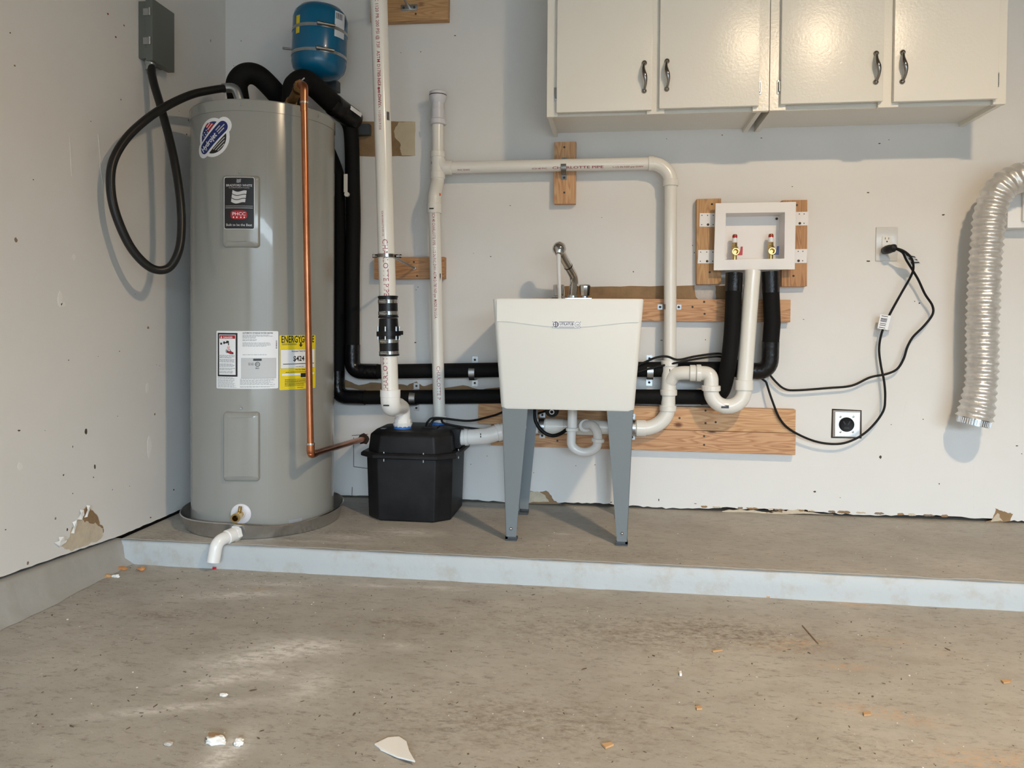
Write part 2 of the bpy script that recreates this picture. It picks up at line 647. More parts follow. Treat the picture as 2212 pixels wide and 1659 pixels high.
def maskval(lst, x, y):
    s = 0.0
    for (p, rx, ry, ang, k) in lst:
        dx, dy = x - p[0], y - p[1]
        if abs(dx) > 3 * max(rx, ry) or abs(dy) > 3 * max(rx, ry):
            continue
        c, sn = math.cos(ang), math.sin(ang)
        u, v = (dx * c + dy * sn) / rx, (-dx * sn + dy * c) / ry
        s += k * math.exp(-(u * u + v * v))
    return min(s, 1.0)


def floor_mesh(name, xs, ys, z, m, lists, parent=None):
    vs = [(a, c, z) for c in ys for a in xs]
    nx = len(xs)
    fs = [(j * nx + i, j * nx + i + 1, (j + 1) * nx + i + 1, (j + 1) * nx + i) for j in range(len(ys) - 1) for i in range(nx - 1)]
    me = D.meshes.new(name)
    me.from_pydata(vs, [], fs)
    for nm, l in lists.items():
        at = me.attributes.new(nm, 'FLOAT', 'POINT')
        at.data.foreach_set('value', [maskval(l, a, c) for c in ys for a in xs])
    me.materials.append(m)
    o = D.objects.new(name, me)
    COL.objects.link(o)
    PMAT[o.name] = Matrix.Identity(4)
    o['kind'] = 'structure'
    return o


fx = [0 + .016 * i for i in range(200)] + [3.4, 4.5, X1]
fy = [YF - .2, -4, -2.6, -2.1] + [-2.0 + .0163 * i for i in range(81)]
fl = floor_mesh('floor', fx, fy, ZF, CONC, dict(dust=DUST, saw=SAW, dirt=DIRT))
mk('floor_light_block', box(-.2, X1 + .1, YF - .2, .14, -.35, ZF - .01), VOID, fl, False)  # unseen slab added to stop light coming up under the floor
# raised slab along the rear wall
PD = [((.6494,-.5218,0), .3, .05, 0, .8), ((.5572,-.6219,0), .08, .02, 0, 1.0), ((.2025,-.5919,0), .12, .05, 0, .9), ((.6588,-.2615,0), .1, .08, 0, .6), ((1.3913,-.5568,0), .03, .012, 0, 1.0), ((1.623,-.6128,0), .3, .04, 0, .5), ((1.1745,-.6574,0), .2, .02, 0, .5), ((.1099,-.6917,0), .1, .03, .3, .9)]
PU = [((.9388,-.4764,0), .12, .05, 0, .8), ((.7651,-.5615,0), .12, .03, 0, .7), ((.3981,-.7007,0), .2, .012, 0, .6), ((.6607,-.6331,0), .2, .012, 0, .5), ((1.4908,-.4076,0), .04, .008, 0, .8)]
fx2 = [0 + .02 * i for i in range(165)] + [4.5, X1]
fy2 = [-.712 + .02 * i for i in range(36)] + [.06]
plat = floor_mesh('floor_step_top', fx2, fy2, 0, CONC, dict(dust=PU, saw=[], dirt=PD))
g = Geo()
xr = [0.0 + .02 * i for i in range(170)] + [4.5, X1]
for x in xr:
    w1 = .004 * mnoise.noise(V((x * 6, 1, 0))) + .002 * mnoise.noise(V((x * 30, 2, 0)))
    g.v += [V((x, -.699 + w1 * .6 + .012 * mnoise.noise(V((x * 9, 7, 0))) + .006 * mnoise.noise(V((x * 45, 7, 0))), .0008)), V((x, -.709 + w1, -.003)), V((x, -.714 + w1, -.012)), V((x, -.716 + w1, -.045)), V((x, -.718 + w1 * 1.4, ZF))]
for i in range(len(xr) - 1):
    for j in range(4):
        g.f.append((i * 5 + j + 1, (i + 1) * 5 + j + 1, (i + 1) * 5 + j, i * 5 + j))
mk('trim_step_riser', g, RISER, kind='structure', ang=80)
# concrete kerb under the left wall, from the step to the front
g = Geo()
yr = [-.70 - .02 * i for i in range(75)] + [-2.6, YF]
for y in yr:
    top = .001 + .056 * min(.55, max(0, -y - .68))
    w1 = .006 * mnoise.noise(V((5, y * 5, 0))) + .003 * mnoise.noise(V((5, y * 22, 0)))
    g.v += [V((-.03, y, top)), V((.000 + w1 * .3, y, top - .001)), V((.010 + w1, y, top - .010)), V((.017 + w1, y, -.02)), V((.024 + w1, y, -.06)), V((.055 + 2 * w1, y, ZF + .001))]
for i in range(len(yr) - 1):
    for j in range(5):
        g.f.append((i * 6 + j, i * 6 + j + 1, (i + 1) * 6 + j + 1, (i + 1) * 6 + j))
mk('trim_kerb', g, KERB, kind='structure', ang=80)

# ---- damage and old patches on the walls
def jag(pts, amp=.005, rounds=2, seed=1):
    """torn edge: midpoints pushed about"""
    rr = random.Random(seed + len(pts))
    P = [V(p) for p in pts]
    for _ in range(rounds):
        out = []
        for i, p in enumerate(P):
            q = P[(i + 1) % len(P)]
            d = min(amp, (q - p).length * .22)
            out += [p, (p + q) / 2 + V((rr.uniform(-d, d), rr.uniform(-d, d), rr.uniform(-d, d)))]
        P = out
    return P


def wpatch(name, pts, m, off=0.0, t=.0008, parent=wall_b, label=None):
    if name == 'torn_gypsum':
        pts = jag(pts, .004)
    elif name != 'pipe_hole_shade' and len(pts) > 5:
        pts = jag(pts, .0022)
    return mk(name, xz_poly([(p[0], p[2]) for p in pts], off, t), m, parent, False, label=label)


def lpatch(name, pts, m, off=0.0, t=.0008, label=None):
    pts = jag(pts, .008)
    return mk(name, extr([(off, p[1], p[2]) for p in pts], (t, 0, 0)), m, wall_l, False, label=label)


wpatch('torn_paper_patch', [(.5415,0,1.5783), (.7413,0,1.5766), (.8341,0,1.5722), (.8347,0,1.4329), (.7617,0,1.4325), (.5419,0,1.4354)], KRAFT, label='brown torn paper rectangle behind the pipes')
wpatch('torn_paper_patch', [(.7651,0,1.5721), (.8341,0,1.5722), (.8347,0,1.4329), (.7775,0,1.4341), (.7695,0,1.4611), (.7714,0,1.484), (.7475,0,1.5114), (.7435,0,1.5364), (.7513,0,1.5534)], KRAFTL, .0008)
wpatch('torn_paper_patch', [(1.4585,0,.893), (1.6075,0,.8913), (1.7545,0,.8932), (1.9357,0,.8952), (2.1088,0,.8971), (2.1096,0,.8316), (1.459,0,.8293)], KRAFT, label='brown torn paper strip above the long board')
wpatch('joint_compound_smear', [(1.9716,0,.8934), (1.9984,0,.9007), (2.0253,0,.8953), (2.052,0,.8971), (2.0545,0,.8387), (1.9866,0,.8385), (1.9756,0,.8604)], SMEAR, .0008)
wpatch('torn_paper_patch', [(.4875,0,.4855), (.5343,0,.4981), (.5951,0,.4757), (.6455,0,.4883), (.7456,0,.4862), (.8054,0,.4775), (.8449,0,.4956), (.8747,0,.4769), (.914,0,.4891), (.9632,0,.4708), (1.0412,0,.4837), (1.119,0,.466), (1.2056,0,.479), (1.2059,0,.4372), (.4877,0,.4149)], KRAFT)
wpatch('joint_compound_smear', [(.4876,0,.4698), (.5648,0,.4634), (.6255,0,.4489), (.6457,0,.422), (.4877,0,.4149)], SMEAR, .0008)
wpatch('torn_gypsum', [(1.3196,0,.0557), (1.3672,0,.0536), (1.3899,0,.0582), (1.4052,0,.0436), (1.4205,0,.0214), (1.4376,0,.0107), (1.4848,0,.0049), (1.32,0,.0023)], KRAFT)
wpatch('torn_gypsum', [(1.3139,0,.0536), (1.3634,0,.0516), (1.3863,0,.0391), (1.4017,0,.0131), (1.3143,0,.004)], GYP, .0008)
wpatch('torn_gypsum', [(2.0896,0,.0026), (2.1429,0,.0102), (2.1961,0,.0105), (2.2579,0,.0056), (2.3192,0,.0136), (2.3715,0,.0193), (2.4151,0,.0119), (2.5102,0,.0067), (2.5102,0,.0049), (2.0896,0,-.0011)], GYP)
wpatch('torn_gypsum', [(2.2579,0,.0056), (2.2877,0,.0105), (2.3193,0,.0117), (2.3193,0,.0063), (2.258,0,.002)], KRAFT, .0008)
wpatch('torn_gypsum', [(3.0608,0,-.0011), (3.0883,0,.0177), (3.0958,0,.0533), (3.1089,0,.0468), (3.1367,0,.0391), (3.1579,0,.0346), (3.1487,0,.0061), (3.1212,0,.0015)], KRAFT)
wpatch('torn_gypsum', [(3.0804,0,.0015), (3.1042,0,.036), (3.1227,0,.0051)], GYP, .0008)
for i in range(16):
    rr = random.Random(50 + i)
    px = 2.02 + .06 * i
    wpatch('paper_edge_chip', [(a, 0, c) for a, c in ragged(px + rr.uniform(-.02, .02), .017, rr.uniform(.012, .03), rr.uniform(.003, .006), 9, i)], [KRAFT, GYP, SCUFFB][i % 3], .0004)
# left wall: torn drywall near the floor
lpatch('torn_gypsum', [(0,-.9859,.0585), (0,-.9466,.0755), (0,-.9384,.1019), (0,-.9057,.1221), (0,-.872,.1518), (0,-.8421,.131), (0,-.8159,.0973), (0,-.7936,.0656), (0,-.7938,.0382), (0,-.8118,.0281), (0,-.8643,.0254), (0,-.9369,.0282), (0,-.9508,.0395)], GYP, label='torn drywall hole with bare gypsum beside the kerb')
lpatch('torn_gypsum', [(0,-.9098,.1203), (0,-.872,.1518), (0,-.8421,.131), (0,-.8159,.0973), (0,-.7936,.0656), (0,-.7937,.0443), (0,-.8049,.0686), (0,-.8314,.0908), (0,-.8638,.1024), (0,-.8891,.1149)], KRAFT, .0008)
for pts in ([(0,-1.0144,.0781), (0,-.9703,.0737), (0,-.9645,.0635), (0,-.9898,.0569)], [(0,-.9934,.0888), (0,-.9703,.0766), (0,-.9859,.0698), (0,-1.005,.0726)], [(0,-.9425,.0858), (0,-.9343,.1181), (0,-.918,.1196), (0,-.9305,.0853)], [(0,-.9139,.1214), (0,-.9014,.1487), (0,-.8869,.1349), (0,-.8933,.1189)], [(0,-.8828,.1191), (0,-.872,.1562), (0,-.8593,.1427), (0,-.8722,.1253)]):
    mk('paper_flap', extr([(.001 + .006 * (i % 2), p[1], p[2]) for i, p in enumerate(jag(pts, .006, 1))], (.0012, 0, 0)), PAPERW, wall_l, False)
# small scuffs, dents and nail holes
g1, g2, g3 = Geo(), Geo(), Geo()
for k, (px, py, sx, sz) in enumerate([
        ((1.0001,0,1.9189), 0, .010, .004), ((.7718,0,1.8581), 0, .003, .003), ((.8563,0,1.8586), 0, .005, .004), ((-.0992,0,1.92), 0, 0, 0), ((.0377,0,1.832), 0, .004, .003), ((.0712,0,1.9366), 0, .003, .007), ((.0838,0,1.8186), 0, .004, .002), ((.044,0,1.8082), 0, .006, .010), ((1.0826,0,1.0277), 0, .004, .002), ((1.154,0,1.0141), 0, .008, .003), ((.8491,0,.8887), 0, .004, .004), ((.8412,0,.8772), 0, .003, .004), ((.8383,0,.6577), 0, .010, .005),
        ((1.732,0,.9506), 0, .005, .005), ((1.846,0,.6775), 0, .012, .003), ((2.0171,0,.6811), 0, .004, .004), ((2.8923,0,1.1643), 0, .010, .006), ((2.7951,0,.8357), 0, .004, .004), ((2.8119,0,.8287), 0, .006, .006), ((2.6248,0,.9899), 0, .014, .006), ((2.6807,0,.236), 0, .012, .014), ((2.7175,0,.3622), 0, .004, .003), ((2.8327,0,.3846), 0, .005, .004), ((2.8951,0,.1396), 0, .004, .005), ((2.535,0,.0728), 0, .004, .003), ((2.4399,0,.0928), 0, .010, .008),
        ((1.842,0,.0374), 0, .005, .012), ((1.9853,0,.028), 0, .012, .003), ((1.6527,0,.0208), 0, .006, .004), ((1.5097,0,.1645), 0, .004, .003), ((1.5863,0,.1707), 0, .005, .003), ((1.3381,0,.1305), 0, .003, .003), ((1.1439,0,.1931), 0, .004, .003), ((1.0763,0,.1564), 0, .003, .006), ((3.1676,0,.2929), 0, .010, .004), ((3.1844,0,.2636), 0, .004, .004), ((2.3888,0,.7641), 0, .006, .003), ((1.9626,0,1.0545), 0, .003, .006), ((1.9701,0,1.0252), 0, .004, .005), ((2.3383,0,1.2801), 0, .003, .003), ((2.3401,0,1.2801), 0, .003, .003), ((1.233,0,1.2211), 0, .006, .003), ((1.6049,0,1.168), 0, .005, .002), ((2.619,0,1.2525), 0, .008, .005), ((1.8572,0,1.4764), 0, .003, .003), ((2.0714,0,1.4856), 0, .004, .004), ((2.221,0,1.471), 0, .008, .003), ((2.6581,0,1.4391), 0, .008, .004), ((2.6915,0,1.4523), 0, .004, .003), ((1.2561,0,.1106), 0, .003, .003)]):
    if sx:
        g1 += xz_poly(ragged(px[0], px[2], sx * .65, sz * .65, 8, k, .5), 0, .0005)
for k, (p, sx, sz, kind) in enumerate([
        ((0,-.7589,1.7471), .008, .008, 2), ((0,-.6762,1.7416), .007, .007, 2), ((0,-.7197,1.6864), .008, .008, 2), ((0,-1.1651,1.5314), .006, .004, 0), ((0,-1.1495,1.4469), .008, .007, 1), ((0,-1.0844,1.1447), .005, .004, 0), ((0,-.9292,1.1936), .004, .004, 0), ((0,-1.1501,.9655), .014, .016, 1), ((0,-.547,.7164), .012, .011, 1), ((0,-.5097,.4008), .010, .012, 1), ((0,-.8705,.3901), .016, .020, 0), ((0,-.8303,.2706), .010, .018, 0), ((0,-1.1427,.4319), .012, .006, 0), ((0,-.9469,.62), .005, .004, 0), ((0,-.9307,.3515), .004, .008, 0),
        ((0,-.9709,.272), .008, .007, 0), ((0,-.8371,.2375), .006, .005, 0), ((0,-.9317,.2066), .004, .004, 0), ((0,-.7063,.6378), .006, .004, 0), ((0,-.8127,.6253), .003, .003, 0), ((0,-.717,.4197), .004, .004, 0), ((0,-.3908,.0983), .010, .008, 0), ((0,-1.1135,.0485), .010, .014, 1), ((0,-.9564,.1011), .007, .009, 0), ((0,-1.1921,.1658), .007, .004, 0), ((0,-1.0044,.1478), .008, .010, 1), ((0,-.6205,.8347), .003, .003, 0), ((0,-.1201,1.8953), .004, .016, 0), ((0,-.3939,1.7995), .005, .006, 0), ((0,-.3489,1.5438), .006, .003, 0), ((0,-.2854,1.5254), .006, .008, 0), ((0,-.2985,1.4682), .006, .009, 0), ((0,-1.0452,.418), .003, .003, 0), ((0,-.5363,.0296), .012, .006, 0), ((0,-.6544,.1695), .004, .003, 0), ((0,-.7445,.1766), .003, .005, 0), ((0,-.4778,.5762), .004, .003, 0), ((0,-.4977,.5807), .003, .003, 0), ((0,-.8431,1.3746), .004, .004, 0), ((0,-.6945,1.4868), .006, .008, 1)]):
    pg = extr([(0, a, c) for a, c in ragged(p[1], p[2], sx * .55, sz * .55, 8, 100 + k, .5)], (.0005, 0, 0))
    if kind == 0:
        g2 += pg
    elif kind == 1:
        g3 += pg
    else:
        mk('red_paint_spot', pg, REDP, wall_l, False)
mk('scuff_marks', g1, SCUFF, wall_b, False, kind='stuff')
mk('scuff_marks', g2, SCUFF, wall_l, False, kind='stuff')
mk('dents', g3, SCUFFB, wall_l, False, kind='stuff')
g4 = Geo()
for k, (p, sx, sz) in enumerate([((0,-.9808,.8031), .012, .03), ((0,-.9674,.7895), .012, .01), ((0,-.5534,.5008), .012, .02), ((0,-.5434,.2878), .016, .045), ((0,-.9208,.9377), .008, .012), ((0,-1.1402,.3297), .012, .014)]):
    g4 += extr([(0, a, c) for a, c in ragged(p[1], p[2], sx, sz, 10, 300 + k, .4)], (.0006, 0, 0))
mk('filler_spots', g4, PAPERW, wall_l, False, kind='stuff')

# relief left by taped joints and old paint edges
for a, c, wd_ in (((.9633,0,1.1885), (1.3623,0,1.167), .004), ((1.586,0,1.2072), (1.8241,0,1.2005), .003), ((.96,0,1.0665), (1.0612,0,1.0601), .002), ((1.9325,0,1.1772), (1.9862,0,1.1766), .003), ((2.3985,0,1.1736), (2.846,0,1.1683), .004), ((2.2466,0,.1936), (2.6441,0,.1936), .003), ((3.0174,0,.2233), (3.0206,0,.0468), .003), ((2.6711,0,1.1562), (2.6716,0,1.1208), .002), ((2.7746,0,.465), (2.7591,0,.3846), .003), ((.8903,0,1.3096), (.8262,0,1.1383), .004), ((1.3997,0,1.204), (1.3999,0,1.1741), .002)):
    a, c = V(a), V(c)
    nn = (c - a).cross(V((0, 1, 0))).normalized() * wd_ * .5
    mk('joint_ridge', extr([a + nn, c + nn, c - nn, a - nn], (0, -.0006, 0)), WALL, wall_b, False)
for a, c in (((0,-.9383,1.3101), (0,-.9292,1.1851)), ((0,-.8085,1.3422), (0,-.7979,1.2553)), ((0,-.8024,1.2543), (0,-.7871,1.1825))):
    a, c = V(a), V(c)
    nn = (c - a).cross(V((1, 0, 0))).normalized() * .0015
    mk('joint_ridge', extr([a + nn, c + nn, c - nn, a - nn], (.0012, 0, 0)), WALL, wall_l, False, bev=.0004)

# ================================================================ water heater
TCX, TCY, TR = .358, -.378, .255


def tp(a, z, lift=0.0):
    r = TR + lift
    return V((TCX + r * math.sin(a), TCY - r * math.cos(a), z))


def tpatch(a0, a1, z0, z1, lift=.0006, rnd_=0.0, na=14, nz=8, t=.0):
    """rounded rectangle of thin sheet lying on the jacket"""
    g = Geo()
    zs = []
    if rnd_:
        for k in range(5):
            zs.append((z0 + rnd_ * (1 - math.cos(k / 4 * PI / 2)), rnd_ * (1 - math.sin(k / 4 * PI / 2))))
        for k in range(5):
            zs.append((z1 - rnd_ + rnd_ * math.sin(k / 4 * PI / 2), rnd_ * (1 - math.cos(k / 4 * PI / 2))))
    else:
        zs = [(z0 + (z1 - z0) * k / nz, 0) for k in range(nz + 1)]
    for z, ins in zs:
        da = ins / TR
        for i in range(na + 1):
            a = (a0 + da) + (a1 - a0 - 2 * da) * i / na
            g.v.append(tp(a, z, lift))
    n = na + 1
    for j in range(len(zs) - 1):
        for i in range(na):
            g.f.append((j * n + i, j * n + i + 1, (j + 1) * n + i + 1, (j + 1) * n + i))
    return g


def ttext(vf, a0, z0, lift=.0012, rot=0.0):
    c, s = math.cos(rot), math.sin(rot)
    return Geo([tp(a0 + (u * c - v * s) / (TR + lift), z0 + u * s + v * c, lift) for u, v in vf[0]], [tuple(f) for f in vf[1]])


def tpoly(pts, lift=.001):
    """flat print from an (a, z) outline, cut fine enough to follow the jacket"""
    bm = bmesh.new()
    bm.faces.new([bm.verts.new((a * TR, z, 0)) for a, z in pts])
    bmesh.ops.triangulate(bm, faces=bm.faces[:])
    for _ in range(5):
        ed = [e for e in bm.edges if abs(e.verts[0].co.x - e.verts[1].co.x) > .007]
        if not ed:
            break
        bmesh.ops.subdivide_edges(bm, edges=ed, cuts=1)
        bmesh.ops.triangulate(bm, faces=bm.faces[:])
    bm.verts.index_update()
    g = Geo([tp(v.co.x / TR, v.co.y, lift) for v in bm.verts], [tuple(v.index for v in f.verts) for f in bm.faces])
    bm.free()
    return g


ZT = 1.496
heater = thing('water_heater', (TCX, TCY, .02), 'tall grey enamel electric water heater standing in a round metal pan', 'water heater')
body = lathe((TCX, TCY, .012), (0, 0, 1), [(0, TR - .004), (.004, TR), (1.452, TR)], 96)
mk('jacket', body, ENAMEL, heater, ang=30)
cap = lathe((TCX, TCY, 1.456), (0, 0, 1), [(0, TR + .0025), (.036, TR + .0025), (.040, TR), (.040, TR - .02), (.034, TR - .03), (.034, .01)], 96)
mk('top_cap', cap, ENAMEL, heater, ang=30)
for px in (-.7791, .1509, 1.2246):
    o = tp(px, 1.476, .002)
    mk('screw', disc(o, (math.sin(px), -math.cos(px), 0), .0045, .0025, 12), ZINC, heater)
# vertical jacket seam
mk('seam', tpatch(.4896 - .0006, .4896 + .0012, .05, 1.452, .0003, 0, 1, 20), INKG, heater)


def cover(name, a0, a1, z0, z1, depth=.012):
    """raised access cover with rounded edges following the jacket"""
    g = Geo()
    prof = [(0, .0005), (.0015, depth * .6), (.006, depth), (.02, depth + .001)]
    na = 16
    rings = []
    for ins, l in prof:
        ring = []
        A0, A1, Z0, Z1 = a0 + ins / TR, a1 - ins / TR, z0 + ins, z1 - ins
        rc = max(.004, .012 - ins * .4)
        pts = []
        for (ca, cz, st) in ((A1 - rc / TR, Z1 - rc, 0), (A0 + rc / TR, Z1 - rc, 1), (A0 + rc / TR, Z0 + rc, 2), (A1 - rc / TR, Z0 + rc, 3)):
            for k in range(5):
                th = st * PI / 2 + k / 4 * PI / 2
                pts.append((ca + rc / TR * math.cos(th), cz + rc * math.sin(th)))
        rings.append((pts, l))
    n = 20
    for pts, l in rings:
        for a, z in pts:
            g.v.append(tp(a, z, l))
    for j in range(len(rings) - 1):
        for i in range(n):
            i2 = (i + 1) % n
            g.f.append((j * n + i, j * n + i2, (j + 1) * n + i2, (j + 1) * n + i))
    # curved face in strips
    b = (len(rings) - 1) * n
    top = rings[-1][0]
    A0, A1 = min(p[0] for p in top), max(p[0] for p in top)
    Z0, Z1 = min(p[1] for p in top), max(p[1] for p in top)
    l = rings[-1][1]
    s = len(g.v)
    for i in range(na + 1):
        a = A0 + (A1 - A0) * i / na
        g.v += [tp(a, Z0, l), tp(a, Z1, l)]
    for i in range(na):
        g.f.append((s + 2 * i, s + 2 * i + 2, s + 2 * i + 3, s + 2 * i + 1))
    return mk(name, g, ENAMEL, heater, ang=40)


CA0, CA1 = -.0955, .395
cu_ = cover('access_cover', CA0, CA1, .9925, 1.237)
cl_ = cover('access_cover', -.0838, .3958, .1943, .434)
mk('cover_flange', tpatch(-.1308, .4538, 1.0003, 1.2543, .0009, .008), ENAMEL, cu_)
mk('cover_flange', tpatch(-.119, .4195, .1974, .4514, .0009, .008), ENAMEL, cl_)
for a, z, par in ((.1384, 1.248, cu_), (.15, .4451, cl_)):
    mk('screw', disc(tp(a, z, .001), (math.sin(a), -math.cos(a), 0), .004, .003, 12), ZINC, par)

# --- maker's black label on the upper cover
LF = .0135
B0, B1, BZ0, BZ1 = -.0542, .3302, 1.0537, 1.2292
lab = mk('brand_label', tpatch(B0, B1, BZ0, BZ1, LF + .0004, .006), WHITEL, heater, label='black maker label with silver flag emblem')
mk('print_field', tpatch(B0 + .006, B1 - .006, BZ0 + .0015, BZ1 - .0015, LF + .0008, .005), INK, lab)
BM = (B0 + B1) / 2
BW = (B1 - B0) * TR
H_ = BZ1 - BZ0


def fz(f):
    return BZ1 - H_ * f


mk('lettering', ttext(fit('BRADFORD WHITE', BW * .90, 1.05, .015, 'C'), BM, fz(.18), LF + .0012) + ttext(fit('CORPORATION', BW * .70, .5, 0, 'C'), BM, fz(.215), LF + .0012), SILV, lab)


def flagwave(cx, z, w, h, bands, lift):
    g = Geo()
    n = 10
    for bnd in range(bands):
        s = len(g.v)
        t0, t1 = bnd / bands, (bnd + .82) / bands
        for i in range(n + 1):
            u = i / n - .5
            wv = -.10 * math.sin((i / n) * PI * 1.6) * h - .14 * u * h
            lean = -.06 * w
            for t in (t0, t1):
                g.v.append(tp(cx + (u * w + lean * (t - .5) * 2) / TR, z + h * (.5 - t) + wv, lift))
        for i in range(n):
            g.f.append((s + 2 * i, s + 2 * i + 1, s + 2 * i + 3, s + 2 * i + 2))
    return g


mk('flag_emblem', flagwave(BM, fz(.385), BW * .46, H_ * .24, 3, LF + .0012), SILV, lab)
mk('flag_emblem', flagwave(BM, fz(.075), BW * .14, H_ * .07, 3, LF + .0012), INKG, lab)
mk('rule', tpatch(B0 + .02, B1 - .02, fz(.553), fz(.560), LF + .0011, 0, 8, 1) + tpatch(B0 + .02, B1 - .02, fz(.588), fz(.596), LF + .0011, 0, 8, 1), SILV, lab)
mk('emblem_field', tpoly([(BM + BW * .27 / TR * math.copysign(abs(math.cos(t)) ** .5, math.cos(t)), fz(.725) + H_ * .085 * math.copysign(abs(math.sin(t)) ** .6, math.sin(t))) for t in [2 * PI * k / 28 for k in range(28)]], LF + .0011), INKR, lab)
mk('lettering', ttext(fit('PHCC', BW * .46, .85, .01, 'C'), BM, fz(.735), LF + .0015), WHITEL, lab)
g = Geo()
for k, sgn in enumerate((-.17, -.06, .07, .18)):
    g += tpoly([(BM + (sgn * BW + .0022 * math.cos(t)) / TR, fz(.773) + .0028 * math.sin(t)) for t in [2 * PI * q / 10 for q in range(10)]], LF + .0015)
mk('emblem_dots', g, WHITEL, lab)
mk('lettering', ttext(fit('Built to be the Best', BW * .9, 1.05, .008, 'C'), BM, fz(.94), LF + .0013), SILV, lab)

# --- round flag sticker near the top
HA, HZ = -.2657, 1.3693
SS = 1.40
SK = lambda u, v: (HA + u * SS / TR, HZ + v * SS)


def capsule(w, r, rot, n=10):
    out = []
    for k in range(n + 1):
        t = -PI / 2 + PI * k / n
        out.append((w / 2 + r * math.cos(t), r * math.sin(t)))
    for k in range(n + 1):
        t = PI / 2 + PI * k / n
        out.append((-w / 2 + r * math.cos(t), r * math.sin(t)))
    c, s = math.cos(rot), math.sin(rot)
    return [(u * c - v * s, u * s + v * c) for u, v in out]


RT = .70
st = mk('round_sticker', tpoly([SK(.0475 * math.cos(t), .0475 * math.sin(t)) for t in [2 * PI * k / 40 for k in range(40)]], .0007) + tpoly([SK(u, v) for u, v in capsule(.082, .0215, RT)], .0008), WHITEL, heater, label='round white sticker with a flag and a blue diagonal bar')


def segc(rx, ry, rot, lo):
    """part of the disc above a line slanted by rot and lifted by lo"""
    c, s = math.cos(rot), math.sin(rot)
    pts = []
    for k in range(60):
        t = 2 * PI * k / 60
        u, v = rx * math.cos(t), ry * math.sin(t)
        if (-u * s + v * c) * (1 if lo > 0 else -1) >= abs(lo):
            pts.append((t, u, v))
    # start after the gap
    ks = [p[0] for p in pts]
    gi = max(range(len(ks)), key=lambda i: (ks[i] - ks[i - 1]) % (2 * PI))
    pts = pts[gi:] + pts[:gi]
    return [(u, v) for _, u, v in pts]


up = segc(.039, .039, RT, .0175)
mk('flag_field', tpoly([SK(u, v) for u, v in up], .0011), INKB, st)
c_, s_ = math.cos(RT), math.sin(RT)
g = Geo()
for v0, u0, u1 in ((.0205, .000, .024), (.0275, .001, .020), (.0345, .001, .013)):
    g += tpoly([SK(u * c_ - v * s_, u * s_ + v * c_) for u, v in ((u0, v0), (u1, v0), (u1 - .002, v0 + .0048), (u0, v0 + .0048))], .0014)
mk('flag_stripe', g, INKR, st)
g = Geo()
for v0, u0, u1 in ((.0252, .000, .021), (.0322, .001, .016)):
    g += tpoly([SK(u * c_ - v * s_, u * s_ + v * c_) for u, v in ((u0, v0), (u1, v0), (u1, v0 + .0024), (u0, v0 + .0024))], .0014)
for q in range(6):
    u, v = -.004 - .008 * (q % 3), .0225 + .0065 * (q // 3)
    uu, vv = u * c_ - v * s_, u * s_ + v * c_
    g += tpoly([SK(uu + .0018 * math.cos(t), vv + .0018 * math.sin(t)) for t in [2 * PI * k / 6 for k in range(6)]], .0014)
mk('flag_star', g, WHITEL, st)
mk('blue_bar', tpoly([SK(u, v) for u, v in capsule(.074, .0145, RT)], .0012), INKB, st)
mk('lettering', ttext(fit('Hydrojet', .060 * SS, 1.2, .02, 'C'), SK(-.017 * c_ + .006 * s_, -.017 * s_ - .006 * c_)[0], SK(-.017 * c_ + .006 * s_, -.017 * s_ - .006 * c_)[1], .0017, RT), WHITEL, st)
g = Geo()
for k, wd_ in enumerate((.020, .034, .026)):
    u, v = .018, .0055 - .006 * k
    g += tpoly([SK(a * c_ - b * s_, a * s_ + b * c_) for a, b in ((u, v), (u + wd_ * .8, v), (u + wd_ * .8, v + .0026), (u, v + .0026))], .0017)
mk('fine_print', g, SILV, st)
mk('black_field', tpoly([SK(u, v) for u, v in segc(.039, .039, RT, -.0175)], .0011), INK, st)
g = Geo()
for k, hw in enumerate((.025, .02, .014)):
    v = -.0245 - .0058 * k
    g += tpoly([SK(a * c_ - b * s_, a * s_ + b * c_) for a, b in ((-hw * .7, v), (hw, v), (hw, v + .0022), (-hw * .7, v + .0022))], .0014)
mk('fine_print', g, SILV, st)

# --- specification label
S0, S1, SZ0, SZ1 = -.2064, .6282, .5116, .7092
SW, SH = (S1 - S0) * TR, SZ1 - SZ0
spec = mk('specification_label', tpatch(S0, S1, SZ0, SZ1, .0007, .004, 24), WHITEL, heater, label='white specification label with a red and black danger panel')
sa = lambda f: S0 + (S1 - S0) * f
sz = lambda f: SZ1 - SH * f
mk('danger_frame', tpatch(sa(.025), sa(.37), sz(.79), sz(.035), .0010, 0, 10, 1), INK, spec)
mk('danger_field', tpatch(sa(.053), sa(.34), sz(.76), sz(.065), .0013, 0, 10, 1), WHITEL, spec)
mk('danger_banner', tpatch(sa(.06), sa(.333), sz(.135), sz(.075), .0016, 0, 10, 1), INKR, spec)
mk('lettering', ttext(fit('DANGER', SW * .165, 1.0, .02), sa(.13), sz(.128), .0019) + tpoly([(sa(.078), sz(.128)), (sa(.112), sz(.128)), (sa(.095), sz(.085))], .0019), WHITEL, spec)


def lines(f0, f1, fs, h, lift=.0016, seed=0, gap=.0):
    rr = random.Random(seed)
    g = Geo()
    for f in fs:
        x = f0
        e = f1 - rr.random() * (f1 - f0) * .22
        while x < e:
            w_ = rr.uniform(.012, .05)
            g += tpatch(sa(x), sa(min(x + w_, e)), sz(f + h), sz(f), lift, 0, 2, 1)
            x += w_ + .007
    return g


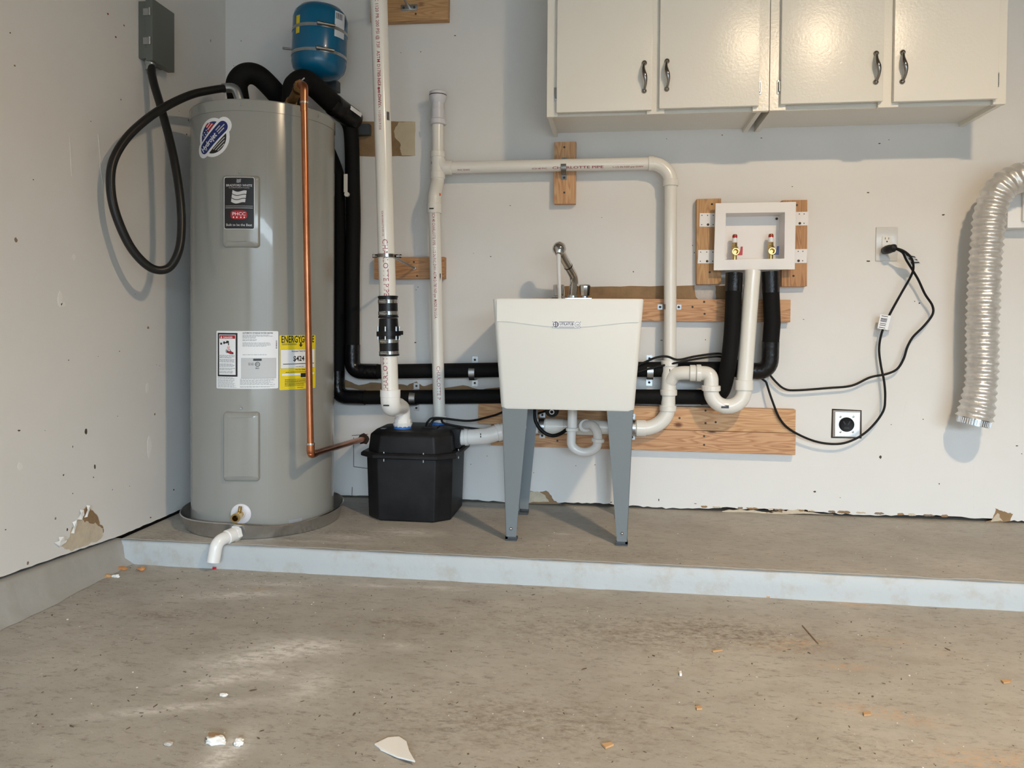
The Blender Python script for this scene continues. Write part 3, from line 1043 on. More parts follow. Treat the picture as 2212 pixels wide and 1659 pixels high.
mk('fine_print', lines(.06, .33, [.42, .44, .46, .49, .51, .53, .57, .59, .61, .645, .665, .70, .72], .010, .0016, 1) + lines(.025, .36, [.80 + .0172 * k for k in range(11)], .007, .0010, 2) + lines(.41, .96, [.83 + .0185 * k for k in range(6)], .008, .0010, 3) + lines(.41, .97, [.955, .968], .007, .0010, 4)
   + lines(.45, .93, [.065, .083], .009, .0010, 5) + lines(.45, .70, [.10, .12, .145, .16], .008, .0010, 6) + lines(.45, .90, [.20, .218, .238, .258], .008, .0010, 7) + lines(.45, .84, [.405], .008, .0010, 8), INKG, spec)
mk('lettering', ttext(fit('AUTOMATIC STORAGE WATER HEATER', SW * .47, 1.15, .025), sa(.45), sz(.045), .0012), INK, spec)
mk('tap_drawing', tpatch(sa(.075), sa(.11), sz(.24), sz(.205), .0016, 0, 2, 1) + tpatch(sa(.14), sa(.21), sz(.215), sz(.195), .0016, 0, 2, 1) + tpoly([(sa(.145 + .018 * math.cos(t)), sz(.205 + .025 * math.sin(t))) for t in [2 * PI * k / 10 for k in range(10)]], .0016)
   + tpoly([(sa(.205 + .026 * math.cos(t)), sz(.187 + .018 * math.sin(t))) for t in [2 * PI * k / 10 for k in range(10)]], .0017) + tpatch(sa(.215), sa(.23), sz(.25), sz(.2), .0016, 0, 1, 1)
   + tpoly([(sa(.200), sz(.352)), (sa(.225), sz(.345)), (sa(.265), sz(.352)), (sa(.305), sz(.372)), (sa(.305), sz(.402)), (sa(.255), sz(.400)), (sa(.215), sz(.383))], .0016)
   + tpoly([(sa(.205), sz(.355)), (sa(.176), sz(.318)), (sa(.180), sz(.313)), (sa(.216), sz(.350))], .0016) + tpoly([(sa(.203), sz(.362)), (sa(.166), sz(.340)), (sa(.168), sz(.334)), (sa(.210), sz(.352))], .0016)
   + tpoly([(sa(.207), sz(.372)), (sa(.168), sz(.362)), (sa(.168), sz(.355)), (sa(.208), sz(.362))], .0016) + tpoly([(sa(.213), sz(.381)), (sa(.178), sz(.379)), (sa(.178), sz(.372)), (sa(.212), sz(.372))], .0016) + tpoly([(sa(.255), sz(.352)), (sa(.240), sz(.318)), (sa(.247), sz(.314)), (sa(.270), sz(.354))], .0016), INK, spec)
mk('hand_drawing', tpoly([(sa(.205), sz(.35)), (sa(.25), sz(.352)), (sa(.295), sz(.377)), (sa(.29), sz(.393)), (sa(.245), sz(.39)), (sa(.215), sz(.37))], .0019), INKR, spec)
mk('water_drawing', tpoly([(sa(.205), sz(.34)), (sa(.195), sz(.27)), (sa(.245), sz(.265)), (sa(.235), sz(.34))], .0015), PINK, spec)
mk('grey_panel', tpatch(sa(.43), sa(.965), sz(.82), sz(.465), .0010, 0, 12, 1), INKG, spec)
mk('grey_panel', tpatch(sa(.434), sa(.961), sz(.815), sz(.465), .0012, 0, 12, 1), GREYPATCH, spec)
mk('black_badge', tpatch(sa(.615), sa(.745), sz(.515), sz(.478), .0015, .002, 6), INK, spec)
ring_ = Geo()
for k in range(24):
    t0, t1 = 2 * PI * k / 24, 2 * PI * (k + 1) / 24
    s0 = len(ring_.v)
    for t, r in ((t0, .038), (t1, .038), (t1, .029), (t0, .029)):
        ring_.v.append(tp(sa(.682 + r * math.cos(t)), sz(.575) + r * SW * math.sin(t), .0015))
    ring_.f.append((s0, s0 + 1, s0 + 2, s0 + 3))
mk('certification_mark', ring_ + ttext(fit('ETL', SW * .052, 1.2, .02, 'C'), sa(.682), sz(.589), .0015), INK, spec)
mk('fine_print', lines(.54, .63, [.55, .568, .585], .006, .0015, 9) + lines(.65, .71, [.63, .648], .008, .0015, 10), INK, spec)
g = Geo()
rr = random.Random(4)
f = .16
while f < .295:
    h = rr.choice((.004, .008, .012))
    g += tpatch(sa(.962), sa(.982), sz(f + h), sz(f), .0011, 0, 1, 1)
    f += h + rr.choice((.004, .007))
mk('barcode', g, INK, spec)

# --- yellow energy label
S0, S1, SZ0, SZ1 = .6434, 1.1965, .5051, .6949
SW, SH = (S1 - S0) * TR, SZ1 - SZ0
en = mk('energy_label', tpatch(S0, S1, SZ0, SZ1, .0008, .004, 24), YELLOW, heater, label='yellow energy label behind the copper pipe')
mk('lettering', ttext(fit('ENERGYGUIDE', SW * .91, 1.75, .02), sa(.04), sz(.135), .0012), INK, en)
mk('lettering', ttext(fit('$424', SW * .31, 1.15, .025), sa(.335), sz(.475), .0018), INK, en)
mk('lettering', ttext(fit('Estimated Yearly Energy Cost', SW * .55, 1.2, .02), sa(.30), sz(.307), .0018), INK, en)
mk('lettering', ttext(fit('First Hour Rating', SW * .27, 1.2, .02), sa(.40), sz(.647), .0012), INK, en)
mk('arrow', tpatch(sa(.525), sa(.565), sz(.19), sz(.13), .0012, 0, 1, 1) + tpoly([(sa(.49), sz(.175)), (sa(.60), sz(.175)), (sa(.56), sz(.21)), (sa(.545), sz(.22)), (sa(.53), sz(.21))], .0012), INK, en)
mk('cost_field', tpatch(sa(.02), sa(.97), sz(.61), sz(.26), .0012, 0, 12, 1), INKG, en)
mk('cost_field', tpatch(sa(.03), sa(.96), sz(.605), sz(.265), .0015, 0, 12, 1), WHITEL, en)
mk('cost_scale', tpatch(sa(.085), sa(.94), sz(.535), sz(.522), .0018, 0, 8, 1), INK, en)
mk('rating_field', tpatch(sa(.06), sa(.95), sz(.74), sz(.705), .0012, 0, 8, 1), WHITEL, en)
mk('rating_badge', tpatch(sa(.54), sa(.76), sz(.78), sz(.705), .0015, 0, 4, 1), INK, en)
mk('fine_print', lines(.06, .47, [.155, .172], .008, .0012, 11) + lines(.15, .75, [.675], .010, .0012, 12) + lines(.13, .75, [.81, .835, .855, .88, .90, .925], .009, .0012, 13) + lines(.45, .62, [.965], .009, .0012, 14) + lines(.4, .7, [.575], .009, .0018, 15), INK, en)

mk('name_plate', tpatch(.7745, .9664, .0354, .0485, .001, 0, 4, 1), INKG, heater)
# drain valve
da, dz = .1498, .0828
dn = V((math.sin(da), -math.cos(da), 0))
do = tp(da, dz)
dv = mk('drain_escutcheon', lathe(do, dn, [(0, .035), (.003, .035), (.006, .031), (.006, .016), (.004, .014)], 32), GREYV, heater)
vb = lathe(do + dn * .004, dn, [(0, .011), (.03, .011), (.03, .014), (.05, .0155), (.056, .0155), (.056, .010), (.03, .006)], 20, False)
vb2 = rod(do + dn * .02, do + dn * .02 + V((.004, 0, .030)), .006)
mk('drain_valve', vb + vb2, BRASS, heater)

# ---- drain pan
pan = thing('drain_pan', (TCX, TCY, 0), 'shallow round aluminium drain pan under the water heater', 'drain pan')
pr = []
g = Geo()
seg = 96
prof = [(.0, .001), (.266, .001), (.272, .004), (.286, .052), (.2895, .056), (.292, .053), (.2905, .049), (.289, .045), (.276, .002), (.270, .000), (0, .000)]
for r, z in prof:
    for k in range(seg):
        a = 2 * PI * k / seg
        rr_ = max(r, .0005)
        # the rim is pushed down a little in front
        dip = -.010 * math.exp(-((a - 5.35) / .35) ** 2) + .004 * math.sin(3 * a) if z > .03 else 0
        g.v.append(V((TCX + rr_ * math.cos(a), TCY + rr_ * math.sin(a), z + dip)))
for j in range(len(prof) - 1):
    for k in range(seg):
        k2 = (k + 1) % seg
        g.f.append((j * seg + k2, j * seg + k, (j + 1) * seg + k, (j + 1) * seg + k2))
mk('pan_shell', g, ALU, pan, ang=50)
ea = .1362
en_ = V((math.sin(ea), -math.cos(ea), 0))
e0 = V((TCX, TCY, .026)) + en_ * .283
pdir = V((-.35, -.94, -.10)).normalized()
mk('drain_nut', lathe(e0 + en_ * .0, pdir, [(0, .027), (.014, .027), (.016, .023)], 6), PVCW, pan, ang=20)
mk('drain_collar', rod(e0 + pdir * .014, e0 + pdir * .046, .0235, 24, .002), PVCW, pan)
p1 = e0 + pdir * .085
mk('drain_elbow', tube(fil([e0 + pdir * .03, p1, p1 + V((-.006, -.012, -.065))], .035, 8), .0205, 24), PVCW, pan)

# ---- copper relief pipe
rp = thing('relief_pipe', (.64, -.63, .29), 'copper relief pipe running down in front of the water heater', 'pipe')
c0 = V((.6194,-.63,1.5324))
c1 = V((.6442,-.63,.2939))
va = V((.47, -.45, ZT - .005))
vv = V((.5952,-.6,1.5457))
mk('relief_valve', rod(va, va.lerp(vv, .45), .020, 20, .002) + lathe(va.lerp(vv, .45), vv - va, [(0, .016), (.06, .016), (.075, .019)], 20) + lathe(vv, va - vv, [(0, .021), (.022, .021)], 6), BRONZE, rp)
mk('valve_lever', rod(vv.lerp(va, .12) + V((0, 0, .018)), vv.lerp(va, .12) + V((.02, 0, .035)), .0025), ZINC, rp)
mk('elbow', tube(fil([vv, c0 + V((0, 0, .0)), c0 + V((0, 0, -.055))], .03, 9), .0135, 22), COPPER, rp)
mk('solder_joint', tube([c0 + V((0, 0, -.054)), c0 + V((0, 0, -.060))], .0142, 20), SOLDER, rp)
mk('tube', rod(c0 + V((0, 0, -.05)), c1, .0112, 24), COPPER, rp)
mk('slip_joint', rod(c0 + V((0, 0, -.055)), c0 + V((0, 0, -.085)), .0124, 24), COPPER, rp)
cw = V((.618, -.005, .250))
mk('elbow', tube(fil([c1 + V((0, 0, .035)), c1, c1.lerp(cw, .06)], .02, 8), .0135, 22), COPPER, rp)
mk('solder_joint', tube([c1 + V((0, 0, .034)), c1 + V((0, 0, .040))], .0142, 20), SOLDER, rp)
mk('tube', rod(c1.lerp(cw, .03), cw, .0112, 20), COPPER, rp)
wpatch('pipe_hole_shade', [(a, 0, c) for a, c in ragged(.618, .250, .03, .028, 12, 5, .3)], VOID, 0, .001)  # dark patch laid on the sheet, paints the shade of the hole
# drywall cut-out seam round the hole
g = Geo()
for a, c in (((.5735,0,.2542), (.5739,0,.1307)), ((.5739,0,.1307), (.6366,0,.1249)), ((.5654,0,.2618), (.6361,0,.2696)), ((.568,0,.0441), (.5661,0,.0008))):
    a, c = V(a), V(c)
    n_ = (c - a).cross(V((0, 1, 0))).normalized() * .0012
    g += extr([a + n_, c + n_, c - n_, a - n_], (0, -.0006, 0))
mk('cut_seam', g, SCUFF, wall_b, False)

# ---- electrical disconnect box and its cable
ebox = thing('disconnect_box', (0, -.536, 1.653), 'grey electrical disconnect box high on the side wall', 'electrical box')
mk('box_body', box(.002, .046, -.600, -.475, 1.657, 1.855, .002), BOXG, ebox, ang=30)
mk('box_cover', box(.030, .056, -.603, -.470, 1.648, 1.862, .002), BOXG, ebox, ang=30)
for z in (1.715, 1.815):
    mk('cover_clip', box(.022, .044, -.606, -.600, z - .012, z + .012, .001) + rod((.047, -.606, z - .013), (.047, -.606, z + .013), .004, 10), ZINC, ebox)
mk('knockout', disc((.030, -.6005, 1.680), (0, -1, 0), .013, .001, 24), BOXG, ebox)
mk('mounting_tab', box(.0005, .002, -.55, -.50, 1.62, 1.66), BOXG, ebox, False)
cab = thing('electrical_cable', (.03, -.6, 1.2), 'looped dark flexible cable from the wall box to the water heater', 'cable')
cp0 = V((.030, -.575, 1.648))
path = [cp0, (.0467,-.585,1.5818), (.0891,-.6,1.4716), (.1409,-.62,1.3216), (.1754,-.635,1.1754), (.188,-.645,1.0632), (.1882,-.665,.9746), (.165,-.69,.918), (.1291,-.73,.9183), (.0938,-.78,.9795), (.0702,-.82,1.0793), (.0584,-.83,1.1664), (.0596,-.82,1.2494), (.0771,-.78,1.3323), (.1091,-.72,1.4102), (.1412,-.65,1.475), (.1723,-.56,1.5369), (.2131,-.5,1.57), (.2444,-.45,1.5925)]
pts = spl(path, 8)
mk('cable_sheath', tube(pts, .0140, 18), CONDUIT, cab)
mk('connector', lathe(cp0 + V((0, 0, .006)), (0, 0, -1), [(0, .019), (.012, .019), (.014, .0165), (.030, .0165), (.032, .014)], 20), ZINC, cab)
ce = pts[-1]
mk('connector', tube(fil([ce - V((.012, 0, 0)), ce + V((.035, .005, .002)), ce + V((.05, .01, -.05))], .03, 6), .017, 18), ZINC, cab)

# ---- blue expansion tank
ex = thing('expansion_tank', (.482, -.165, 1.70), 'small blue expansion tank strapped to the rear wall', 'tank')
EC = V((.482, -.165, 0))
EB = V((.4859,-.165,1.7069)).z
ET = V((.4854,-.165,1.9936)).z
tl = V((.035, 0, 1)).normalized()
eb = V((EC.x, EC.y, EB))
hh = ET - EB
ER = .106
pr = [(0, .02), (.003, .05), (.014, .082), (.034, .1), (.055, ER), (hh - .055, ER), (hh - .034, .1), (hh - .014, .082), (hh - .003, .05), (hh, .025), (hh + .004, .020)]
mk('shell', lathe(eb, tl, pr, 56), BLUE, ex, ang=50)
mk('fill_cap', disc(eb + tl * (hh + .002), tl, .022, .006, 24), BLACKP, ex)
for f, nm in ((.62, 1), (.29, 2)):
    c = eb + tl * (hh * f)
    b1 = mk('strap', lathe(c - tl * .006, tl, [(0, ER + .0005), (0, ER + .002), (.012, ER + .002), (.012, ER + .0005)], 56, False), ZINC, ex)
    a = .62
    nn = V((math.sin(a), -math.cos(a), 0))
    tt = V((math.cos(a), math.sin(a), 0))
    q = c + nn * (ER + .008)
    mk('strap_screw', rod(q - tt * .028, q + tt * .030, .0055, 12) + rod(q - tt * .040, q - tt * .024, .008, 8), ZINCD, b1)
g = Geo()


def epatch(a0, a1, f0, f1, lift):
    g = Geo()
    for j in range(2):
        for i in range(9):
            a = a0 + (a1 - a0) * i / 8
            g.v.append(eb + tl * (hh * (f0 if j == 0 else f1)) + V((math.sin(a), -math.cos(a), 0)) * (ER + lift))
    for i in range(8):
        g.f.append((i, i + 1, i + 10, i + 9))
    return g


l1 = mk('tank_label', epatch(.92, 1.42, .50, .84, .0006), WHITEL, ex)
g = Geo()
for i in range(7):
    g += epatch(.97 + .045 * i, .97 + .045 * i + .022, .74, .82, .001)
mk('barcode', g, INK, l1)
mk('tank_label', epatch(-.62, -.42, .52, .76, .0006), YELLOW, ex)
nb = eb
mk('nipple', rod(nb + V((0, 0, .01)), nb + V((.01, .0, -.075)), .014, 16) + lathe(nb + V((.005, 0, -.02)), (0, 0, -1), [(0, .02), (.02, .02)], 6), BLACKP, ex)
mk('bracket_plate', box(.4598, .5136, -.052, -.004, 1.6978, 1.7415, .002), FOOTM, ex)
mk('bracket_rod', rod((.3125,-.12,1.8525), (.3795,-.12,1.8423), .005, 12), ZINC, ex)

# ---- black insulated pipes
hot = thing('insulated_pipe', (.62, -.05, .52), 'black insulated pipe: upper of two runs, ending under the blue washer valve', 'pipe')
R1 = .0300
hx = .5846
zh = .5377
xr_ = 2.2486
topz = .9343
arch = spl([(.485, -.40, 1.485), (.4723,-.38,1.5894), (.4743,-.36,1.6262), (.4941,-.33,1.6488), (.5134,-.27,1.6389), (.5342,-.18,1.6149), (.5557,-.12,1.5946)], 8)
mk('insulation', tube(arch, .041, 22), FOAM, hot)
thick = spl([(.5342,-.18,1.6131), (.5557,-.12,1.5946), (.5994,-.062,1.5642)], 8)
mk('tape_wrap', tube(thick, [.0405] * 3 + [.044] * (len(thick) - 5) + [.043, .039], 24), TAPE, hot)
mk('pipe_end', lathe(thick[-1], thick[-1] - thick[-3], [(0, .039), (.010, .035), (.018, .022), (.020, .002)], 24), TAPE, hot)
q = thick[len(thick) // 2 + 2]
dq = (thick[-1] - thick[-4]).normalized()
nq = V((.45, -.75, .5))
nq = (nq - dq * nq.dot(dq)).normalized()
tq = nq.cross(dq)
g = Geo()
for i in range(6):
    for j in range(2):
        an = -.25 + .5 * i / 5
        g.v.append(q + dq * (.0 + .055 * j) + (nq * math.cos(an) + tq * math.sin(an)) * .0448)
for i in range(5):
    g.f.append((2 * i, 2 * i + 1, 2 * i + 3, 2 * i + 2))
mk('insulation_label', g, WHITEL, hot)
mk('bracket', box(.5564, .6478, -.035, -.004, 1.5167, 1.5606), FOOTM, hot, False)
mk('insulation', tube(spl([(.562,-.1,1.5776), (.5798,-.062,1.5213), (hx, -.052, 1.30), (hx + .003, -.052, 1.15), (hx, -.052, .95), (hx, -.052, zh + .10)], 8), R1, 22), FOAM, hot)
mk('elbow_wrap', tube(fil([(hx, -.052, zh + .11), (hx, -.052, zh), (hx + .11, -.052, zh)], .045, 9), R1 + .0025, 22), TAPE, hot)
zr = .5694
mk('insulation', tube([(hx + .10, -.052, zh), (1.3, -.052, (zh + zr) / 2 + .002), (2.14, -.052, zr)], R1, 22), FOAM, hot)
mk('elbow_wrap', tube(fil([(2.13, -.052, zr), (xr_, -.075, zr - .01), (xr_, -.085, zr + .11)], .055, 9), R1 + .0025, 22), TAPE, hot)
mk('insulation', tube([(xr_, -.085, zr + .10), (xr_ + .004, -.09, .75), (xr_ - .004, -.09, topz - .03)], R1 + .001, 22), FOAM, hot)
mk('tape_wrap', tube([(xr_ - .003, -.09, topz - .07), (xr_ - .006, -.09, topz + .01)], R1 + .0025, 22), TAPE, hot)
vx = V((hx + .016, -.083, 1.26))
mk('shutoff_handle', box(hx - .026, hx - .010, -.088, -.083, 1.27, 1.345, .002) + rod((hx - .012, -.075, 1.262), (hx - .012, -.092, 1.262), .010, 14), PVC, hot, label='white valve lever')

cold = thing('insulated_pipe', (.56, -.05, .42), 'black insulated pipe: lower of two runs, curving up to the red washer valve', 'pipe')
cx_ = .5195
zc_ = .4294
hump = spl([(.2355,-.34,1.583), (.2299,-.34,1.6443), (.2583,-.33,1.6814), (.2993,-.3,1.6809), (.3463,-.24,1.6267), (.3874,-.16,1.5663), (.4562,-.09,1.5175)], 8)
mk('insulation', tube(hump, .040, 22), FOAM, cold)
mk('insulation', tube(spl([(.4562,-.09,1.5175), (cx_ - .005, -.056, 1.36), (cx_, -.05, 1.25), (cx_ + .004, -.05, .95), (cx_, -.05, zc_ + .1)], 8), .030, 22), FOAM, cold)
mk('elbow_wrap', tube(fil([(cx_, -.05, zc_ + .11), (cx_, -.05, zc_), (cx_ + .12, -.05, zc_)], .05, 9), .031, 22), TAPE, cold)
zc2 = .4593
lx = 2.0244
mk('insulation', tube([(cx_ + .11, -.05, zc_), (1.3, -.05, .4484), (lx, -.05, zc2)], .029, 22), FOAM, cold)
up_ = spl([(lx - .03, -.05, zc2 - .002), (2.0637,-.08,.4765), (2.0836,-.125,.5689), (2.0959,-.125,.6742), (2.1029,-.115,.7793), (2.1066,-.105,.8849), (2.1086,-.1,.9204)], 8)
mk('insulation', tube(up_, .030, 22), FOAM, cold)
mk('tape_wrap', tube([(2.1059,-.105,.8674), (2.1084,-.1,.938)], .0322, 22), TAPE, cold)


# ================================================================ lumber on the wall
def screws(parent, pts, off, dark=True):
    for p in pts:
        mk('screw', disc((p[0], -off, p[2]), (0, -1, 0), .0042, .0012, 10), SCUFF if dark else ZINC, parent)


def board(name, x0, x1, z0, z1, label, wi=0, tilt=0.0, vertical=False, y0=0.0, t=.038, scr=(), group='lumber screwed to the rear wall'):
    cx, cz = (x0 + x1) / 2, (z0 + z1) / 2
    L_, W_ = (z1 - z0, x1 - x0) if vertical else (x1 - x0, z1 - z0)
    g = box(-L_ / 2, L_ / 2, -t / 2, t / 2, -W_ / 2, W_ / 2, .003, 2)
    me = D.meshes.new(name)
    me.from_pydata([tuple(v) for v in g.v], [], g.f)
    me.materials.append(WOODS[wi])
    finish(me, True, 40)
    o = D.objects.new(name, me)
    COL.objects.link(o)
    M_ = Matrix.Translation((cx, -(y0 + t / 2), cz)) @ Matrix.Rotation((PI / 2 if vertical else 0) + tilt, 4, 'Y')
    o.matrix_world = M_
    PMAT[o.name] = M_
    tag(o, label, 'board', group)
    screws(o, scr, y0 + t)
    return o


board('wood_board', .6528, .979, 1.9728, 2.16, 'short wide board at the top edge behind the tall pipe', 3, .010, scr=((.8442,-.038,1.9992),))
board('wood_board', .6722, .9691, .9211, 1.0102, 'short board holding the pipe hanger rod', 2, .0, scr=((.841,-.038,.9894), (.8549,-.038,.9325)))
board('wood_board', 1.4145, 1.5012, 1.2197, 1.4661, 'short upright board under the cabinet with a pipe strap', 1, vertical=True, scr=((1.4543,-.038,1.4441), (1.4558,-.038,1.2639)))
board('wood_board', 1.33, 2.3311, .7546, .8412, 'long board running from behind the sink to the washer pipes', 0, .004, scr=((2.0054,-.038,.8302), (2.0077,-.038,.7832), (1.9614,-.038,.8101)))
board('wood_board', 1.1128, 2.3558, .327, .4181, 'upper of two stacked boards low behind the sink', 1, .004, scr=((2.0163,-.038,.3554), (2.0157,-.038,.4045), (1.9166,-.038,.373), (2.0551,-.038,.36)))
board('wood_board', 1.165, 2.357, .2414, .3252, 'lower of two stacked boards low behind the sink', 0, .003, scr=((2.0116,-.038,.3043), (2.012,-.038,.2698), (1.4363,-.038,.2703)))
board('wood_board', 1.9744, 2.0676, .8988, 1.2319, 'upright board at the red-handled side of the washer box', 3, -.012, True, scr=((2.0308,-.038,1.2102), (2.0252,-.038,.9457)))
board('wood_board', 2.2949, 2.3889, .8901, 1.222, 'upright board at the blue-handled side of the washer box', 2, -.010, True, scr=((2.3396,-.038,.931), (2.3478,-.038,1.2024)))


def strap(label, cx, cz, axis, r, c_off, base=0.0, width=.022, ear=.030, m=None):
    """two-hole pipe strap: ears flat on the surface, half ring over the pipe; axis is the pipe's direction"""
    t = .0018
    up_ = V((0, 0, 1)) if axis == 'x' else V((1, 0, 0))
    al = V((1, 0, 0)) if axis == 'x' else V((0, 0, 1))
    outer = [(-r - ear, base + t), (-r - t, base + t)]
    inner = [(-r - ear, base), (-r, base)]
    for k in range(13):
        a = PI - PI * k / 12
        outer.append(((r + t) * math.cos(a), c_off + (r + t) * math.sin(a)))
        inner.append((r * math.cos(a), c_off + r * math.sin(a)))
    outer += [(r + t, base + t), (r + ear, base + t)]
    inner += [(r, base), (r + ear, base)]
    vs, fs = [], []
    n = len(outer)
    o = V((cx, 0, cz))
    for s in (-.5, .5):
        for lst in (outer, inner):
            for u, d in lst:
                vs.append(o + up_ * u + V((0, -d, 0)) + al * (s * width))
    for i in range(n - 1):
        fs += [(i, i + 1, 2 * n + i + 1, 2 * n + i), (n + i + 1, n + i, 3 * n + i, 3 * n + i + 1), (i + 1, i, n + i, n + i + 1), (2 * n + i, 2 * n + i + 1, 3 * n + i + 1, 3 * n + i)]
    fs += [(0, 2 * n, 3 * n, n), (2 * n - 1, 4 * n - 1, 3 * n - 1, n - 1)]
    e = thing('pipe_strap', (cx, -base, cz), label, 'pipe strap', 'metal pipe straps')
    bm = bmesh.new()
    me = D.meshes.new('strap_band')
    me.from_pydata([tuple(v) for v in vs], [], fs)
    bm.from_mesh(me)
    bmesh.ops.recalc_face_normals(bm, faces=bm.faces)
    g = Geo([v.co.copy() for v in bm.verts], [tuple(v.index for v in f.verts) for f in bm.faces])
    bm.free()
    mk('strap_band', g, m or ZINC, e, ang=40)
    for s in (-1, 1):
        p = o + up_ * (s * (r + ear * .55)) + V((0, -base - t, 0))
        mk('screw', disc(p, (0, -1, 0), .0048, .002, 12), SCUFF, e)
    return e


strap('metal strap clamping the horizontal white pipe to the upright board', 1.4547, 1.3584, 'x', .0245, .062, .038, .021, .020, ZINCD)
strap('metal strap clamping the white riser to the long board', 1.8724, .8092, 'z', .0245, .062, .038, .020, .021, ZINCD)
strap('metal strap on the upper black pipe just beside the sink, pump side', 1.0913, .5415, 'x', .0315, .052, 0, .024, .030)
strap('metal strap on the lower black pipe beside the tall drain pipe', .8447, .431, 'x', .0305, .05, 0, .024, .028)
strap('metal strap on the upper black pipe between sink and white tee', 1.7992, .5563, 'x', .0315, .052, 0, .024, .030)
strap('metal strap on the white drain line under the sink', 1.3752, .331, 'x', .031, .070, .038, .022, .020)
strap('metal strap on the white drain line behind the front leg', 1.7326, .3345, 'x', .031, .070, .038, .022, .020)

# ================================================================ pump basin
pump = thing('drain_pump', (.90, -.19, 0), 'black plastic drain pump basin on the step between heater and sink', 'pump')
PX0, PX1, PY0, PY1 = .738, 1.058, -.345, -.035


def octo(ix, z, cut=.055, cutb=.05):
    x0, x1, y0, y1 = PX0 + ix, PX1 - ix, PY0 + ix, PY1 - ix
    return [V((x0 + cut, y0, z)), V((x1 - cut, y0, z)), V((x1, y0 + cutb, z)), V((x1, y1 - cutb, z)), V((x1 - cut, y1, z)), V((x0 + cut, y1, z)), V((x0, y1 - cutb, z)), V((x0, y0 + cutb, z))]


def loft(rings, cap0=True, cap1=True):
    g = Geo()
    n = len(rings[0])
    for r in rings:
        g.v += list(r)
    for j in range(len(rings) - 1):
        for i in range(n):
            i2 = (i + 1) % n
            g.f.append((j * n + i, j * n + i2, (j + 1) * n + i2, (j + 1) * n + i))
    if cap0:
        g.f.append(tuple(reversed(range(n))))
    if cap1:
        g.f.append(tuple((len(rings) - 1) * n + i for i in range(n)))
    return g


mk('basin', loft([octo(.006, 0), octo(0, .006), octo(-.006, .235)]), BLACKP, pump, bev=.005, ang=30)
mk('flange', loft([octo(-.018, .236, .062), octo(-.024, .240, .062), octo(-.024, .250, .062), octo(-.018, .256, .062)]), BLACKP, pump, ang=25)
mk('lid', loft([octo(-.002, .255), octo(.004, .318), octo(.018, .333, .07, .07)]), BLACKP, pump, bev=.006, ang=30)
mk('side_port', box(1.045, 1.075, -.235, -.145, .262, .335, .004), BLACKP, pump)
for x, y in ((.815, -.375), (.965, -.375), (1.075, -.27)):
    mk('bolt', rod((x, y + .018, .226), (x, y + .018, .262), .0025, 8), ZINC, pump)
mk('cord_plate', box(.925, .985, -.225, -.175, .332, .339, .002), BLACKP, pump)
mk('inlet_seal', lathe((.852, -.235, .331), (0, 0, 1), [(0, .034), (.012, .034), (.015, .030)], 32), LBLUE, pump)
mk('vent_seal', lathe((.962, -.10, .331), (0, 0, 1), [(0, .032), (.010, .032), (.013, .028)], 32), LBLUE, pump)
mk('lid_sticker', box(.775, .792, -.27, -.245, .3335, .3345), INKG, pump, False)

# ================================================================ tall drain pipe with check valve
dp = thing('drain_pipe', (.85, -.41, .34), 'tall white plastic drain pipe with black check valve, above the pump', 'pipe')
R2 = .0302
a1 = V((.8446,-.41,.8361))
a0 = V((.8041,-.41,1.9994))
a0 = a1 + (a0 - a1) * ((2.5 - a1.z) / (a0.z - a1.z))
b0 = V((.8489,-.41,.6216))
b1 = V((.8546,-.41,.484))
mk('pipe', rod(a0, a1 + V((0, 0, -.02)), R2, 36), PVC, dp)
mk('pipe', rod(b0 + V((0, 0, .02)), b1, R2, 36), PVC, dp)
dn_ = (a1 - a0).normalized()
nv = V((-.05, -1, 0))


def ink(text, start_f, width, hs, bold, par, p0, p1, r, flip, nrm, m=INKP):
    ax = (p1 - p0).normalized() * (1 if not flip else -1)
    s = p0.lerp(p1, start_f)
    return mk('lettering', text_cyl(fit(text, width, hs, bold), s, ax, nrm, r), m, par)


LN = (a1 - a0).length
zfrac = lambda py: (a0.z - V((0, 0, py)).z) / (a0.z - a1.z)
ink('CHARLOTTE PIPE', zfrac(1.04), .205, 1.0, .0, dp, a0, a1, R2, False, nv + V((-.12, 0, 0)))
ink('PVC 1120 PR 200 PSI @ 73F  ASTM D1785 NSF-pw DWV', zfrac(1.9134), .40, 1.0, .005, dp, a0, a1, R2, False, nv + V((-.12, 0, 0)))
ink('CF-110-R MADE IN U.S.A.  11/23/2019 DX', zfrac(1.6273), .20, 1.05, .005, dp, a0, a1, R2, False, nv + V((-.12, 0, 0)))
ink('SCH 40 CHARLOTTE PIPE 2 IN', zfrac(1.1401), .09, 1.3, .005, dp, a0, a1, R2, False, nv + V((-.12, 0, 0)))
bl = (b1 - b0).length
ink('CHARLOTTE PIPE. A.', 1.0, .235, 1.0, 0, dp, b0, b1 + V((0, 0, -.0)), R2, True, nv + V((.12, 0, 0)))
q = a0.lerp(a1, zfrac(1.4941))
g = Geo()
for i in range(6):
    g += text_cyl(([(0, 0), (.030, 0), (.030, .0022 if i % 2 else .0010), (0, .0022 if i % 2 else .0010)], [(0, 1, 2, 3)]), q + dn_ * 0, dn_, V((.72, -.72, 0)) + V((.05 * i, .05 * i, 0)), R2)
mk('barcode', g, INK, dp)
